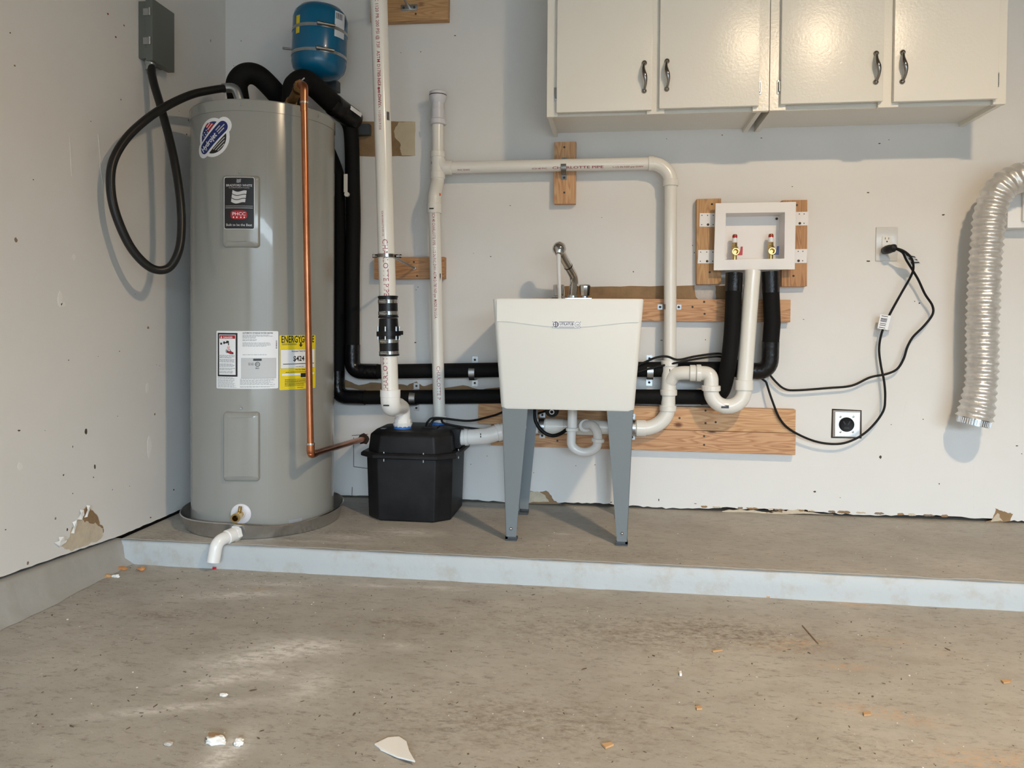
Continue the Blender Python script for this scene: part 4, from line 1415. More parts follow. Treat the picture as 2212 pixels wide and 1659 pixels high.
# check valve with rubber sleeves
cv0 = V((.8446,-.41,.8361))
cv1 = V((.8506,-.41,.6217))
CL = (cv1 - cv0).length
cd = (cv1 - cv0).normalized()
cp = lambda f: cv0.lerp(cv1, f)
cvp = mk('check_valve', lathe(cp(.37), cd, [(0, .030), (.002, .034), (.04, .0355), (CL * .22, .0355), (CL * .22, .044), (CL * .30, .044), (CL * .30, .036), (CL * .36, .036)], 40), RUBBER, dp, label='black check valve body')
for f0, f1 in ((-.005, .365), (.69, 1.005)):
    L_ = CL * (f1 - f0)
    sl = mk('rubber_sleeve', lathe(cp(f0), cd, [(0, .0345), (.002, .0365), (.006, .0365), (.007, .0345), (L_ - .007, .0345), (L_ - .006, .0365), (L_ - .002, .0365), (L_, .0345)], 40), RUBBER, dp)
    for ff in (.06, .255) if f0 < .5 else (.725, .925):
        cb = mk('hose_clamp', lathe(cp(ff), cd, [(0, .0350), (0, .0362), (.013, .0362), (.013, .0350)], 40, False), CHROME, dp)
        p = cp(ff) + cd * .0065 + V((-.010, -.0375, 0))
        mk('clamp_screw', rod(p - V((.010, 0, 0)), p + V((.012, 0, 0)), .0045, 12) + rod(p + V((.010, -.0, 0)), p + V((.019, 0, 0)), .006, 8), ZINC, cb)
for k in range(6):
    a = .5 + k * PI / 3
    g = rod(cp(.575) + V((math.cos(a) * .039, math.sin(a) * .039, .014)), cp(.575) + V((math.cos(a) * .039, math.sin(a) * .039, -.034)), .003, 8)
    mk('flange_bolt', g, ZINC, dp)
mk('flange_lug', lathe(cp(.62) + V((.045, -.005, -.006)), (0, 0, 1), [(0, .011), (.014, .011)], 6), RUBBER, dp)
# lower elbow, offset and adapter into the pump
i0 = V((.852, -.235, .337))
el = V((.8549,-.41,.3915))
el = V((b1.x + .001, b1.y, .4369))
e2 = V((.852, -.235, .4138))
mk('elbow', tube(fil([b1 + V((0, 0, .012)), el, el.lerp(e2, .45)], .045, 9), R2 + .0055, 32), PVCW, dp)
mk('elbow_hub', rod(b1 + V((0, 0, .014)), b1 + V((0, 0, -.012)), R2 + .0065, 32, .001), PVCW, dp)
mk('street_elbow', tube(fil([el.lerp(e2, .35), e2, i0 + V((0, 0, .02))], .035, 9), R2 - .001, 32), PVCW, dp)
mk('elbow_hub', rod(el.lerp(e2, .42), el.lerp(e2, .60), R2 + .005, 32, .001), PVCW, dp)
mk('adapter', lathe(i0 + V((0, 0, .003)), (0, 0, 1), [(0, .034), (.012, .0375), (.014, .0375), (.016, .033), (.03, .032)], 12), PVCW, dp, ang=20)
mk('barcode', text_cyl(([(0, 0), (.022, 0), (.022, .005), (0, .005)], [(0, 1, 2, 3)]), el + V((-.016, 0, .005)), (1, 0, 0), (0, -1, 0), R2 + .0057), INK, dp)

hg = thing('pipe_hanger', (.84, -.41, .97), 'dark split-ring hanger with steel rod round the tall drain pipe', 'pipe hanger')
hc = a0.lerp(a1, zfrac(.9815))
mk('split_ring', lathe(hc, (0, 0, 1), [(-.005, .0306), (-.006, .036), (.006, .036), (.005, .0306)], 36, False) + rod(hc + V((-.036, 0, 0)), hc + V((-.052, 0, 0)), .007, 14) + rod(hc + V((.034, .006, 0)), hc + V((.052, .010, 0)), .007, 14), CHROMED, hg)
mk('hanger_screw', rod(hc + V((-.044, .006, 0)), hc + V((-.044, -.012, 0)), .005, 12) + rod(hc + V((.046, .012, 0)), hc + V((.046, -.006, 0)), .005, 12), CHROMED, hg)
hw_ = V((.845,-.038,.9647))
mk('hanger_rod', rod(hc + V((.02, .03, -.004)), hw_, .005, 14), ZINC, hg)
mk('rod_nut', rod(hw_ + V((0, -.008, 0)), hw_, .008, 6), ZINC, hg)
hg2 = thing('pipe_hanger', (.8189,-.038,2.0191), 'steel hanger rod and plate on the board at the top edge', 'pipe hanger')
pl_ = V((.8169,-.038,2.0248))
mk('flange_plate', box(pl_.x - .034, pl_.x + .034, -.042, -.038, pl_.z - .012, pl_.z + .012, .001), ZINC, hg2)
for s in (-1, 1):
    mk('screw', disc((pl_.x + s * .022, -.042, pl_.z), (0, -1, 0), .005, .002, 12), SCUFF, hg2)
mk('hanger_rod', rod(pl_ + V((0, -.002, 0)), (a0.lerp(a1, zfrac(pl_.z + .012)).x + .02, -.385, pl_.z + .012), .005, 14), ZINC, hg2)
mk('split_ring', lathe((a0.lerp(a1, zfrac(pl_.z + .012)).x, -.41, pl_.z + .012), (0, 0, 1), [(-.006, .031), (-.006, .036), (.006, .036), (.006, .031)], 32, False), CHROMED, hg2)

# ================================================================ vent stack
R3 = .0241
vs_ = thing('vent_pipe', (.962, -.10, .34), 'slim white vent pipe with air valve on top, rising from the pump', 'pipe')
v0 = V((.966, -.10, .338))
v1 = V((.9414,-.105,1.1941))
v2 = V((.9411,-.105,1.2438))
v3 = V((.9449,-.066,1.3117))
v4 = V((.9446,-.066,1.5536))
mk('pipe', rod(v0, v1, R3, 28), PVC, vs_)
mk('bottom_collar', rod(v0, v0 + V((0, 0, .03)), R3 + .004, 28, .001), PVC, vs_)
mk('elbow', tube(fil([v1 + V((0, 0, -.005)), v2, v3, v3 + V((0, 0, .04))], .04, 7), R3 + .003, 28), PVC, vs_)
mk('elbow_hub', rod(v1 + V((0, 0, -.016)), v1 + V((0, 0, .022)), R3 + .0055, 28, .001), PVC, vs_)
tc_ = V((.9455,-.066,1.3713))
tee = mk('tee', rod(V((.9458,-.066,1.3266)), V((.9453,-.066,1.4197)), R3 + .0035, 28, .001) + tube(spl([tc_ + V((.0, 0, .035)), tc_ + V((.010, 0, .012)), tc_ + V((.028, 0, -.001)), tc_ + V((.05, 0, -.004))], 6), R3 + .002, 26), PVC, vs_)
mk('tee_hub', rod(V((.9453,-.066,1.4086)), V((.9452,-.066,1.4309)), R3 + .006, 28, .001), PVC, vs_)
mk('tee_hub', rod(V((.9458,-.066,1.3229)), V((.9456,-.066,1.3508)), R3 + .006, 28, .001), PVC, vs_)
mk('pipe', rod(V((.9453,-.066,1.4197)), v4, R3, 28), PVC, vs_)
av = mk('air_valve', lathe(V((.9447,-.066,1.5387)), (0, 0, 1), [(0, .031), (.002, .034), (.020, .033), (.024, .0275), (.060, .0275), (.062, .0255), (.088, .0250), (.102, .034), (.106, .035), (.130, .035), (.133, .032), (.135, .02)], 32), GREYV, vs_, ang=25)
mk('valve_ring', lathe(V((.9447,-.066,1.5387)) + V((0, 0, .116)), (0, 0, 1), [(0, .0354), (.0035, .0354)], 32, False), INK, vs_)
for k, (x, z) in enumerate((((.9114,-.04,1.383), 0), ((.9587,-.075,1.2504), 0))):
    p = V(x)
    mk('orange_mark', text_cyl(([(-.006, -.003), (.006, -.002), (.004, .004), (-.005, .004)], [(0, 1, 2, 3)]), V((tc_.x if k == 0 else v2.x + .003, -.066 if k == 0 else -.098, p.z)), (0, 0, -1), (-.75 if k == 0 else .8, -.6, 0), R3 + .0038), ORANGE, vs_)
ink('SCH 40 CHARLOTTE PIPE  1-1/2 IN PVC DWV ASTM D1785 NSF-pw  MADE IN U.S.A.', .02, .42, 1.4, .005, vs_, v1, v0, R3, False, V((-.15, -1, 0)))
ink('CHARLOTTE P', .73, .135, .95, .0, vs_, v1, v0, R3, False, V((-.02, -1, 0)))
mk('barcode', text_cyl(([(0, 0), (.035, 0), (.035, .006), (0, .006)], [(0, 1, 2, 3)]), v1.lerp(v0, .30), (0, 0, -1), (.8, -.62, 0), R3), INK, vs_)
mk('barcode', text_cyl(([(0, 0), (.018, 0), (.018, .005), (0, .005)], [(0, 1, 2, 3)]), v1 + V((-.013, 0, -.004)), (1, 0, 0), (-.1, -1, .0), R3 + .0058), INK, vs_)

# ================================================================ branch vent, riser and drain line
dl = thing('drain_line', (1.76, -.07, .36), 'white plastic pipe loop: level arm, elbow, riser and low line behind sink', 'pipe')
h0 = V((.9819,-.062,1.3677))
h1 = V((1.7901,-.062,1.368))
k0 = V((1.8702, -.062, h1.z + .0005))
rz1 = .5945
rx1 = 1.8745
mk('pipe', rod(h0, h1 + V((.01, 0, 0)), R3, 28), PVC, dl)
mk('coupling', rod(h0 + V((-.012, 0, 0)), h0 + V((.022, 0, 0)), R3 + .005, 28, .001), PVC, dl)
mk('elbow', tube([h1 + V((-.005, 0, 0))] + [V((k0.x - (k0.x - h1.x) + (k0.x - h1.x) * math.sin(t), -.062, h1.z - .074 + .074 * math.cos(t))) for t in [PI / 2 * k / 14 for k in range(15)]] + [k0 + V((0, 0, -.088))], R3 + .003, 28), PVC, dl)
mk('elbow_hub', rod(h1 + V((-.006, 0, 0)), h1 + V((.014, 0, 0)), R3 + .0042, 28, .001), PVC, dl)
mk('elbow_hub', rod(k0 + V((0, 0, -.066)), k0 + V((0, 0, -.09)), R3 + .0055, 28, .001), PVC, dl)
mk('pipe', rod(k0 + V((0, 0, -.08)), (rx1, -.068, rz1), R3, 28), PVC, dl)
HP = h1 - h0
mk('lettering', text_cyl(fit('CHARLOTTE PIPE', .20, .55, .01), h0.lerp(h1, .53), HP, (0, -.70, -.72), R3) + text_cyl(fit('SCH 40 PVC', .06, .8, .01), h0.lerp(h1, .43), HP, (0, -.70, -.72), R3) + text_cyl(fit('1-1/2 IN NSF-pw DWV', .12, .7, .01), h0.lerp(h1, .82), HP, (0, -.70, -.72), R3) + text_cyl(fit('PVC DWV', .05, .9, .01), h0.lerp(h1, .06), HP, (0, -.70, -.72), R3), INKP, dl)
# sanitary tee and lower bend
tz = .5513
tx = 1.873
t0 = V((tx, -.068, .5928))
t1 = V((tx - .002, -.068, .4789))
lb0 = V((tx - .004, -.068, .4174))
lz = .3335
R4 = .0285
mk('tee', rod(t0, t1, R4, 30), PVC, dl)
mk('tee_branch', tube(spl([(tx + .002, -.074, .5189), (tx + .018, -.085, .5452), (tx + .045, -.098, .5543), (1.9637,-.11,.5555)], 7), R4 - .002, 28), PVC, dl)
for za in (t0, t1, lb0):
    mk('tee_hub', rod(za + V((0, 0, .008)), za + V((0, 0, -.014)), R4 + .0045, 30, .0015), PVC, dl)
mk('pipe', rod(t1, lb0, R4 - .001, 28), PVC, dl)
lb1 = V((1.8719, -.068, lz))
mk('elbow', tube([V((lb0.x - .098 + .098 * math.cos(t), -.068, lb0.z - (lb0.z - lz) * math.sin(t))) for t in [PI / 2 * k / 14 for k in range(15)]] + [V((lb1.x - .11, -.068, lz))], R4, 30), PVC, dl)
mk('elbow_hub', rod((lb1.x - .088, -.068, lz), (lb1.x - .125, -.068, lz), R4 + .0045, 30, .0015), PVC, dl)
zl2 = .3321
mk('pipe', rod((lb1.x - .10, -.068, lz), (1.3567, -.07, zl2), R4 - .001, 30), PVC, dl)
mk('coupling', rod((1.39, -.07, zl2), (1.4638, -.07, zl2), R4 + .003, 30, .0015), PVC, dl)
mk('wye', rod((1.5133, -.07, zl2), (1.6044, -.07, zl2), R4 + .003, 30, .0015), PVC, dl)
mk('barcode', text_cyl(([(0, 0), (.035, 0), (.035, .006), (0, .006)], [(0, 1, 2, 3)]), V((tx - .004, -.068, tz + .018)), (0, 0, -1), (.05, -1, 0), R4), INK, dl)
pp = V((1.075, -.19, .297))
j1 = V((1.1702,-.185,.3039))
j2 = V((1.2389,-.16,.3236))
mk('pump_adapter', lathe(pp, j1 - pp, [(-.004, .030), (.012, .030), (.013, .033), (.026, .033), (.027, .029), (.05, .029)], 30), PVCW, dl)
mk('bend', tube(fil([pp.lerp(j1, .35), j1, j2, (1.30, -.09, zl2), (1.36, -.07, zl2)], .06, 6), R4 + .003, 30), PVCW, dl)
mk('bend_hub', rod(j1.lerp(j2, .55), j1.lerp(j2, .8), R4 + .006, 30, .0015), PVCW, dl)
mk('barcode', text_cyl(([(0, 0), (.004, 0), (.004, .016), (0, .016)], [(0, 1, 2, 3)]), pp.lerp(j1, .8), j1 - pp, (0, -1, 0), R4 + .0034), INK, dl)

# ---- washer standpipe and trap
sp = thing('washer_standpipe', (2.1454,-.13,.4478), 'white standpipe and U-shaped trap below the washer box', 'pipe')
s0 = V((2.1738,-.115,.9473))
s1 = V((2.1447,-.13,.5038))
mk('pipe', rod(s0, s1, .0292, 30), PVC, sp)
mk('hub', rod(s1 + V((0, 0, .030)), s1 + V((0, 0, -.008)), .034, 30, .0015), PVC, sp)
s3 = V((2.0239,-.13,.5015))
mid = (s1 + s3) / 2
rad_ = (s1 - s3).length / 2
ua = []
for k in range(17):
    a = PI * k / 16
    ua.append(V((mid.x + rad_ * math.cos(a), mid.y, s1.z - .012 - (rad_ * .98) * math.sin(a))))
mk('trap_bend', tube([s1] + ua + [s3 + V((0, 0, .005))], .0285, 28), PVC, sp)
mk('slip_nut', lathe(s3 + V((0, 0, -.012)), (0, 0, 1), [(0, .032), (.003, .0355), (.020, .0355), (.022, .032)], 18), PVC, sp, ang=15)
e1 = V((1.9804,-.115,.5561))
mk('trap_arm', tube(fil([s3, V((s3.x, s3.y, e1.z)), e1 + V((-.01, .004, 0))], .05, 10), .0275, 28), PVC, sp)
e1b = V((1.9568,-.11,.5554))
mk('hub', rod(e1 + V((.008, 0, 0)), e1 + V((-.010, .001, 0)), .033, 28, .0015), PVC, sp)
mk('hub', rod(e1b + V((-.010, .002, 0)), e1b + V((.012, 0, 0)), .0315, 28, .0015), PVC, sp)
mk('barcode', text_cyl(([(-.014, 0), (.014, 0), (.014, .011), (-.014, .011)], [(0, 1, 2, 3)]), V((mid.x - .012, mid.y, s1.z - .012 - rad_)), (1, 0, 0), (0, -1, -.1), .0287), INK, sp)

# ---- sink trap
tr = thing('sink_trap', (1.5104,-.2,.3364), 'white slip-joint trap hanging under the sink', 'pipe')
OF = .20
q0 = V((1.5044,-.2,.4277))
q0.z = .475
q1 = V((1.5003,-.2,.2921))
q3 = V((1.5997,-.2,.3036))
qz = .2494
mk('tailpiece', rod(q0, V((1.5033,-.2,.345)), .0185, 24), PVCW, tr)
mk('slip_nut', lathe(V((1.5034,-.2,.3344)), (0, 0, 1), [(0, .021), (.002, .0245), (.012, .0245), (.014, .021)], 14), PVCW, tr, ang=15)
rad_ = (q3.x - q1.x) / 2
ub = [V((1.5016,-.2,.3449)), q1]
for k in range(1, 16):
    a = PI - PI * k / 16
    ub.append(V((q1.x + rad_ + rad_ * math.cos(a), -OF, q1.z - rad_ * .75 * math.sin(a))))
ub.append(q3)
mk('trap_bend', tube(ub, .0172, 24), PVCW, tr)
mk('slip_nut', lathe(V((1.5998,-.2,.2948)), (.1, 0, 1), [(0, .021), (.002, .0245), (.012, .0245), (.014, .021)], 14), PVCW, tr, ang=15)
mk('trap_arm', tube(spl([q3, (1.5977,-.2,.3316), (1.5814,-.18,.353), (1.5541,-.15,.3518), (1.5331,-.11,.3404)], 8), .0172, 24), PVCW, tr)
mk('slip_nut', lathe(V((1.5483,-.135,.3478)), (.25, -.9, 0), [(0, .022), (.002, .026), (.014, .026), (.016, .022)], 14), PVCW, tr, ang=15)

# ================================================================ utility sink
sink = thing('utility_sink', (1.5, -.33, 0), 'freestanding white plastic utility sink on four grey legs', 'sink')
SX0, SX1, SY0, SY1 = 1.2495, 1.7515, -.555, -.055
ZR, ZB = .825, .452


def rrect(x0, x1, y0, y1, z, r, n=6):
    out = []
    for cx, cy, st in ((x1 - r, y1 - r, 0), (x0 + r, y1 - r, 1), (x0 + r, y0 + r, 2), (x1 - r, y0 + r, 3)):
        for k in range(n + 1):
            t = st * PI / 2 + k / n * PI / 2
            out.append(V((cx + r * math.cos(t), cy + r * math.sin(t), z)))
    return out


def sr(f, d=0.0, r=.018):
    """outline at height fraction f from the bottom, shrunk by d"""
    ix = .027 * (1 - f) + d
    return rrect(SX0 + ix, SX1 - ix, SY0 + .025 * (1 - f) + d, SY1 - ix * 1.4, ZB + (ZR - ZB) * f, r)


rings = [sr(0, .02), sr(0, .004), sr(.02, 0), sr(.99, 0), sr(1, .003), sr(1, .022), sr(.985, .026), sr(.12, .03), sr(.08, .05)]
tub = mk('tub', loft(rings), TUB, sink, ang=35)
rz = lambda x: .748 - .010 * max(0, 1 - abs((x - 1.5) / .19)) ** .8
ap = [(SX0 + .016, ZR - .006), (SX0 + .016, .748)]
for k in range(1, 24):
    x = SX0 + .016 + (SX1 - SX0 - .032) * k / 24
    u = (x - 1.502) / .235
    z = .748 if abs(u) > .86 else .748 - .0235 * (1 - abs(u) / .86)
    if abs(u) < .30:
        z = .748 - .0153
    ap.append((x, z))
ap += [(SX1 - .016, .748), (SX1 - .016, ZR - .006)]
g = Geo()
n = len(ap)
for d in (.001, -.0035):
    for x, z in ap:
        f = (z - ZB) / (ZR - ZB)
        g.v.append(V((x, SY0 + .025 * (1 - f) + d, z)))
g.f = [tuple(reversed(range(n))), tuple(range(n, 2 * n))] + [(i, (i + 1) % n, (i + 1) % n + n, i + n) for i in range(n)]
mk('apron', g, TUB, sink, False)
lb = V((1.4995,-.553,.7392))
lab2 = mk('maker_label', box(lb.x - .047, lb.x + .047, -.5535, -.5515, lb.z - .0105, lb.z + .0105), WHITEL, sink, False, label='small white and navy maker label')
YL = -.5538


def flat_ring(cx, cz, r0, r1, n=28):
    g = Geo()
    for k in range(n):
        t0, t1 = 2 * PI * k / n, 2 * PI * (k + 1) / n
        s = len(g.v)
        g.v += [V((cx + r0 * math.cos(t0), YL, cz + r0 * math.sin(t0))), V((cx + r0 * math.cos(t1), YL, cz + r0 * math.sin(t1))), V((cx + r1 * math.cos(t1), YL, cz + r1 * math.sin(t1))), V((cx + r1 * math.cos(t0), YL, cz + r1 * math.sin(t0)))]
        g.f.append((s, s + 1, s + 2, s + 3))
    return g


def flat_quad(x0, x1, z0, z1, y=YL):
    return Geo([V((x0, y, z0)), V((x1, y, z0)), V((x1, y, z1)), V((x0, y, z1))], [(0, 1, 2, 3)])


g = flat_ring(lb.x - .036, lb.z, .0075, .0095) + flat_ring(lb.x + .036, lb.z, .0078, .0090)
g += flat_quad(lb.x - .0375, lb.x - .0345, lb.z - .008, lb.z + .008) + flat_quad(lb.x - .044, lb.x - .0395, lb.z - .001, lb.z + .001) + flat_quad(lb.x - .031, lb.x - .029, lb.z - .005, lb.z + .006)
g += flat_quad(lb.x - .026, lb.x + .026, lb.z + .0075, lb.z + .0092) + flat_quad(lb.x - .026, lb.x + .026, lb.z - .0092, lb.z - .0078)
for s in (-1, 1):
    for t in (-1, 1):
        g += flat_quad(lb.x + s * .0455 - .0012, lb.x + s * .0455 + .0012, lb.z + t * .0085 - .0012, lb.z + t * .0085 + .0012)
mk('print', g, INKN, lab2, False)
mk('lettering', text_flat(fit('UTILATUB', .046, 1.2, .02, 'C'), (lb.x, YL, lb.z - .0028), (1, 0, 0), (0, 0, 1)) + text_flat(fit('19', .008, 1.0, .02, 'C'), (lb.x + .036, YL, lb.z - .004), (1, 0, 0), (0, 0, 1)), INKN, lab2, False)


def leg(x, y, sx, sy, fx, fy):
    """pressed steel angle leg: x, y at the tub corner, fx, fy at the foot"""
    t = .0022
    zt, zb_ = ZB + .004, .012
    w0, w1 = .088, .034
    kx = fx - x
    ky = fy - y
    g = Geo()
    # face across x
    g += extr([(x, y, zt), (x - sx * w0, y, zt), (fx - sx * w1, fy, zb_), (fx, fy, zb_)], (0, -sy * t, 0))
    # face across y
    g += extr([(x, y, zt), (x, y - sy * w0, zt), (fx, fy - sy * w1, zb_), (fx, fy, zb_)], (-sx * t, 0, 0))
    l = mk('leg', g, LEGM, sink, False, bev=.0006)
    bx0, bx1 = sorted((fx + sx * .002, fx - sx * (w1 + .003)))
    by0, by1 = sorted((fy + sy * .002, fy - sy * (w1 + .003)))
    ft = Geo()
    ft += box(bx0, bx1, by0, by1, 0, .008, .001)
    yy0, yy1 = sorted((fy + sy * .002, fy - sy * .006))
    xx0, xx1 = sorted((fx + sx * .002, fx - sx * .006))
    ft += box(bx0, bx1, yy0, yy1, .006, .014) + box(xx0, xx1, by0, by1, .006, .014)
    mk('foot_cap', ft, FOOTM, l, False)
    mk('bolt', lathe((fx - sx * .017, fy, .042), (0, sy, 0), [(0, .006), (.002, .0055), (.005, .003), (.0055, .001)], 14), CHROME, l)
    return l


for (x, fx, sx) in ((1.281, 1.297, -1), (1.722, 1.706, 1)):
    leg(x, -.526, sx, -1, fx, -.522)
    leg(x, -.108, sx, 1, fx, -.135)

# ---- faucet
fc = thing('faucet', (1.485, -.10, .83), 'chrome pull-out faucet with two knobs at the back of the sink', 'faucet')
mk('base_plate', box(1.412, 1.572, -.125, -.075, ZR, ZR + .018, .006, 3), CHROME, fc)
FB = V((1.496, -.10, ZR + .016))
for x in (1.441, 1.543):
    mk('knob', lathe((x, -.10, ZR + .018), (0, 0, 1), [(0, .012), (.006, .012), (.008, .019), (.045, .0225), (.050, .0215), (.052, .012)], 10), CHROME, fc, ang=15)
f1_ = V((1.5028,-.11,.9202))
f2_ = V((1.4893,-.13,.9405))
fh = V((1.4513,-.24,1.0161))
mk('spout', tube(fil([FB, f1_, f1_.lerp(fh, .42)], .05, 9), .0168, 24), CHROME, fc)
mk('spout_ring', rod(f1_.lerp(fh, .42), f1_.lerp(fh, .45), .0176, 24), BLACKP, fc)
mk('spray_handle', tube([f1_.lerp(fh, .45), f1_.lerp(fh, .72), fh], [.0172, .0168, .0185], 24), CHROME, fc)
hd = V((-.16, -.4, -.15)).normalized()
mk('spray_head', lathe(fh + V((.0, .012, .012)), V((-.05, -.55, -.8)), [(-.020, .002), (-.017, .012), (-.006, .0225), (.008, .0262), (.020, .0240), (.030, .016), (.035, .013), (.037, .010)], 28), CHROME, fc, ang=50)
mk('collar', rod(FB, FB + V((0, 0, .012)), .020, 24, .002), CHROME, fc)
we = fh + V((-.002, -.006, -.014))
ws = thing('water_stream', (we.x, we.y, .50), 'thin stream of water falling from the faucet head into the sink', 'water')
mk('stream', tube([we, we + V((.002, 0, -.06)), we + V((.005, 0, -.14)), we + V((.007, 0, -.30)), (we.x + .008, we.y, .492)], [.0082, .0076, .0064, .0056, .0052], 18), wm, ws)

# ================================================================ wall cabinets
def cabinet(label, x0, x1, doors, stiles, side_l, side_r, hinge_sides, handle_px):
    c = thing('wall_cabinet', ((x0 + x1) / 2, -.15, 1.5), label, 'cabinet', 'white wall cabinets')
    zt = 2.24
    mk('side_panel', box(side_l, side_l + .016, -.282, -.0005, 1.494, zt), CAB, c, False)
    mk('side_panel', box(side_r - .016, side_r, -.282, -.0005, 1.494, zt), CAB, c, False)
    mk('bottom_panel', box(side_l + .016, side_r - .016, -.282, -.0005, 1.510, 1.524), CAB, c, False)
    mk('back_panel', box(side_l + .016, side_r - .016, -.006, -.0005, 1.524, zt), CAB, c, False)
    mk('top_panel', box(side_l, side_r, -.282, -.0005, zt - .016, zt), CAB, c, False)
    for (a, b) in stiles:
        mk('stile', box(a, b, -.302, -.282, 1.494, zt, .001), CAB, c, False)
    for i in range(len(stiles) - 1):
        mk('rail', box(stiles[i][1], stiles[i + 1][0], -.286, -.270, 1.497, 1.545), CAB, c, False)
        mk('rail', box(stiles[i][1], stiles[i + 1][0], -.300, -.282, zt - .05, zt), CAB, c, False)
    for i, (a, b, zb_) in enumerate(doors):
        d = mk('door', box(a, b, -.321, -.3025, zb_, 2.20, .0022, 2), CAB, c, ang=30)
        hx_, hz0, hz1 = handle_px[i]
        yy = -.321
        hp = []
        rs = []
        for k in range(17):
            t = k / 16
            hp.append(V((hx_ + .004 * math.sin(2 * PI * t), yy - .006 - .020 * math.sin(PI * t) ** .7, hz0 + .010 + (hz1 - hz0 - .020) * t)))
            rs.append(.0042 + .0040 * math.exp(-((t - .5) / .22) ** 2))
        g = tube(hp, rs, 14)
        for z in (hz0 + .010, hz1 - .010):
            g += lathe((hx_, yy + .0005, z), (0, -1, 0), [(0, .0095), (.004, .0090), (.009, .006), (.011, .002)], 16)
        mk('handle', g, CHROMED, d)
        s = hinge_sides[i]
        xh = a if s < 0 else b
        for z in (1.575, 2.12):
            mk('hinge', box(min(xh, xh + s * .010), max(xh, xh + s * .010), -.3055, -.3022, z - .024, z + .024, .001) + rod((xh + s * .003, -.309, z - .017), (xh + s * .003, -.309, z + .017), .004, 10), ZINC, d)
    return c


lx0, lx1 = 1.406, 2.1876
rx0, rx1 = lx1 + .002, 2.9601
d1 = (1.443, 1.7814, 1.5043)
d2 = (1.8081, 2.1505, 1.508)
d3 = (2.2237, 2.5608, 1.5112)
d4 = (2.5952, 2.9259, 1.5079)
H1 = (1.7545, 1.5611, 1.6801)
H2 = (1.8334, 1.565, 1.6836)
H3 = (2.5354, 1.5655, 1.6831)
H4 = (2.6211, 1.5642, 1.6828)
cabinet('white two-door wall cabinet above the sink, closer to the water heater', lx0, lx1, (d1, d2), ((lx0, lx0 + .040), (1.7652, 1.827), (lx1 - .055, lx1)), lx0 + .003, lx1 - .022, (-1, 1), (H1, H2))
cabinet('white two-door wall cabinet above the outlet and foil duct', rx0, rx1, (d3, d4), ((rx0, rx0 + .055), (2.5508, 2.6171), (rx1 - .040, rx1)), rx0 + .004, rx1 - .004, (-1, 1), (H3, H4))

# ================================================================ washer outlet box
wb = thing('washer_outlet_box', (2.19, -.05, .96), 'white washing machine outlet box fixed between two upright boards', 'outlet box')
FO = .085
o_ = [V((2.0382,-.085,1.2063)), V((2.3346,-.085,1.2075)), V((2.3335,-.085,.9526)), V((2.0342,-.085,.9497))]
i_ = [V((2.0777,-.085,1.1678)), V((2.2944,-.085,1.1688)), V((2.2941,-.085,.9938)), V((2.0747,-.085,.9898))]
bk = [V((2.1038,0,1.1589)), V((2.3001,0,1.1567)), V((2.3022,0,1.0055)), V((2.0986,0,1.0027))]
ctr = sum(i_, V()) / 4
bk = [V((ctr.x + (p.x - ctr.x) * .96, -.008, ctr.z + (p.z - ctr.z) * .96)) for p in i_]
g = Geo()
t = V((0, .010, 0))
g.v = o_ + i_ + [p + t for p in o_] + bk
for k in range(4):
    k2 = (k + 1) % 4
    g.f += [(k2, k, 4 + k, 4 + k2), (k, k2, 8 + k2, 8 + k), (4 + k2, 4 + k, 12 + k, 12 + k2)]
g.f.append((15, 14, 13, 12))
mk('box_frame', g, WBOX, wb, False, bev=.0015)
oc = [V((p.x + (ctr.x - p.x) * .05, -.012, p.z + (ctr.z - p.z) * .05)) for p in i_]
mk('box_shell', loft([[V((ctr.x + (p.x - ctr.x) * 1.04, -FO + .008, ctr.z + (p.z - ctr.z) * 1.04)) for p in i_], [V((ctr.x + (p.x - ctr.x) * 1.04, -.004, ctr.z + (p.z - ctr.z) * 1.04)) for p in i_]], False, True), WBOX, wb, False)
mk('screw', disc(V((i_[1].x - .014, -.009, i_[1].z - .014)), (0, -1, 0), .005, .002, 12), SCUFF, wb)
TO = .0385
for tabp in ([(1.9845,-.0385,1.1756), (2.0557,-.0385,1.1748), (2.0564,-.0385,1.1218), (1.9834,-.0385,1.1225)], [(1.9809,-.0385,1.0324), (2.0575,-.0385,1.032), (2.0581,-.0385,.9798), (1.9789,-.0385,.9801)], [(2.3326,-.0385,1.1759), (2.3914,-.0385,1.1761), (2.3913,-.0385,1.124), (2.3334,-.0385,1.1236)], [(2.3312,-.0385,1.0331), (2.3884,-.0385,1.0337), (2.3874,-.0385,.9805), (2.3319,-.0385,.9798)]):
    tb = mk('mounting_tab', extr(tabp, (0, -.002, 0)), WBOX, wb, False)
    P4 = [V(p) for p in tabp]
    g = Geo()
    for u in (.12, .42, .72):
        for v in (.16, .84):
            p = P4[0].lerp(P4[1], u).lerp(P4[3].lerp(P4[2], u), v)
            g += disc(p + V((0, -.002, 0)), (0, -1, 0), .0022, .0004, 8)
    mk('nail_hole', g, SCUFF, tb, False)
    p = P4[0].lerp(P4[1], .45).lerp(P4[3].lerp(P4[2], .45), .84)
    mk('screw', disc(p + V((0, -.002, 0)), (0, -1, 0), .0048, .0022, 12), SCUFF, tb)
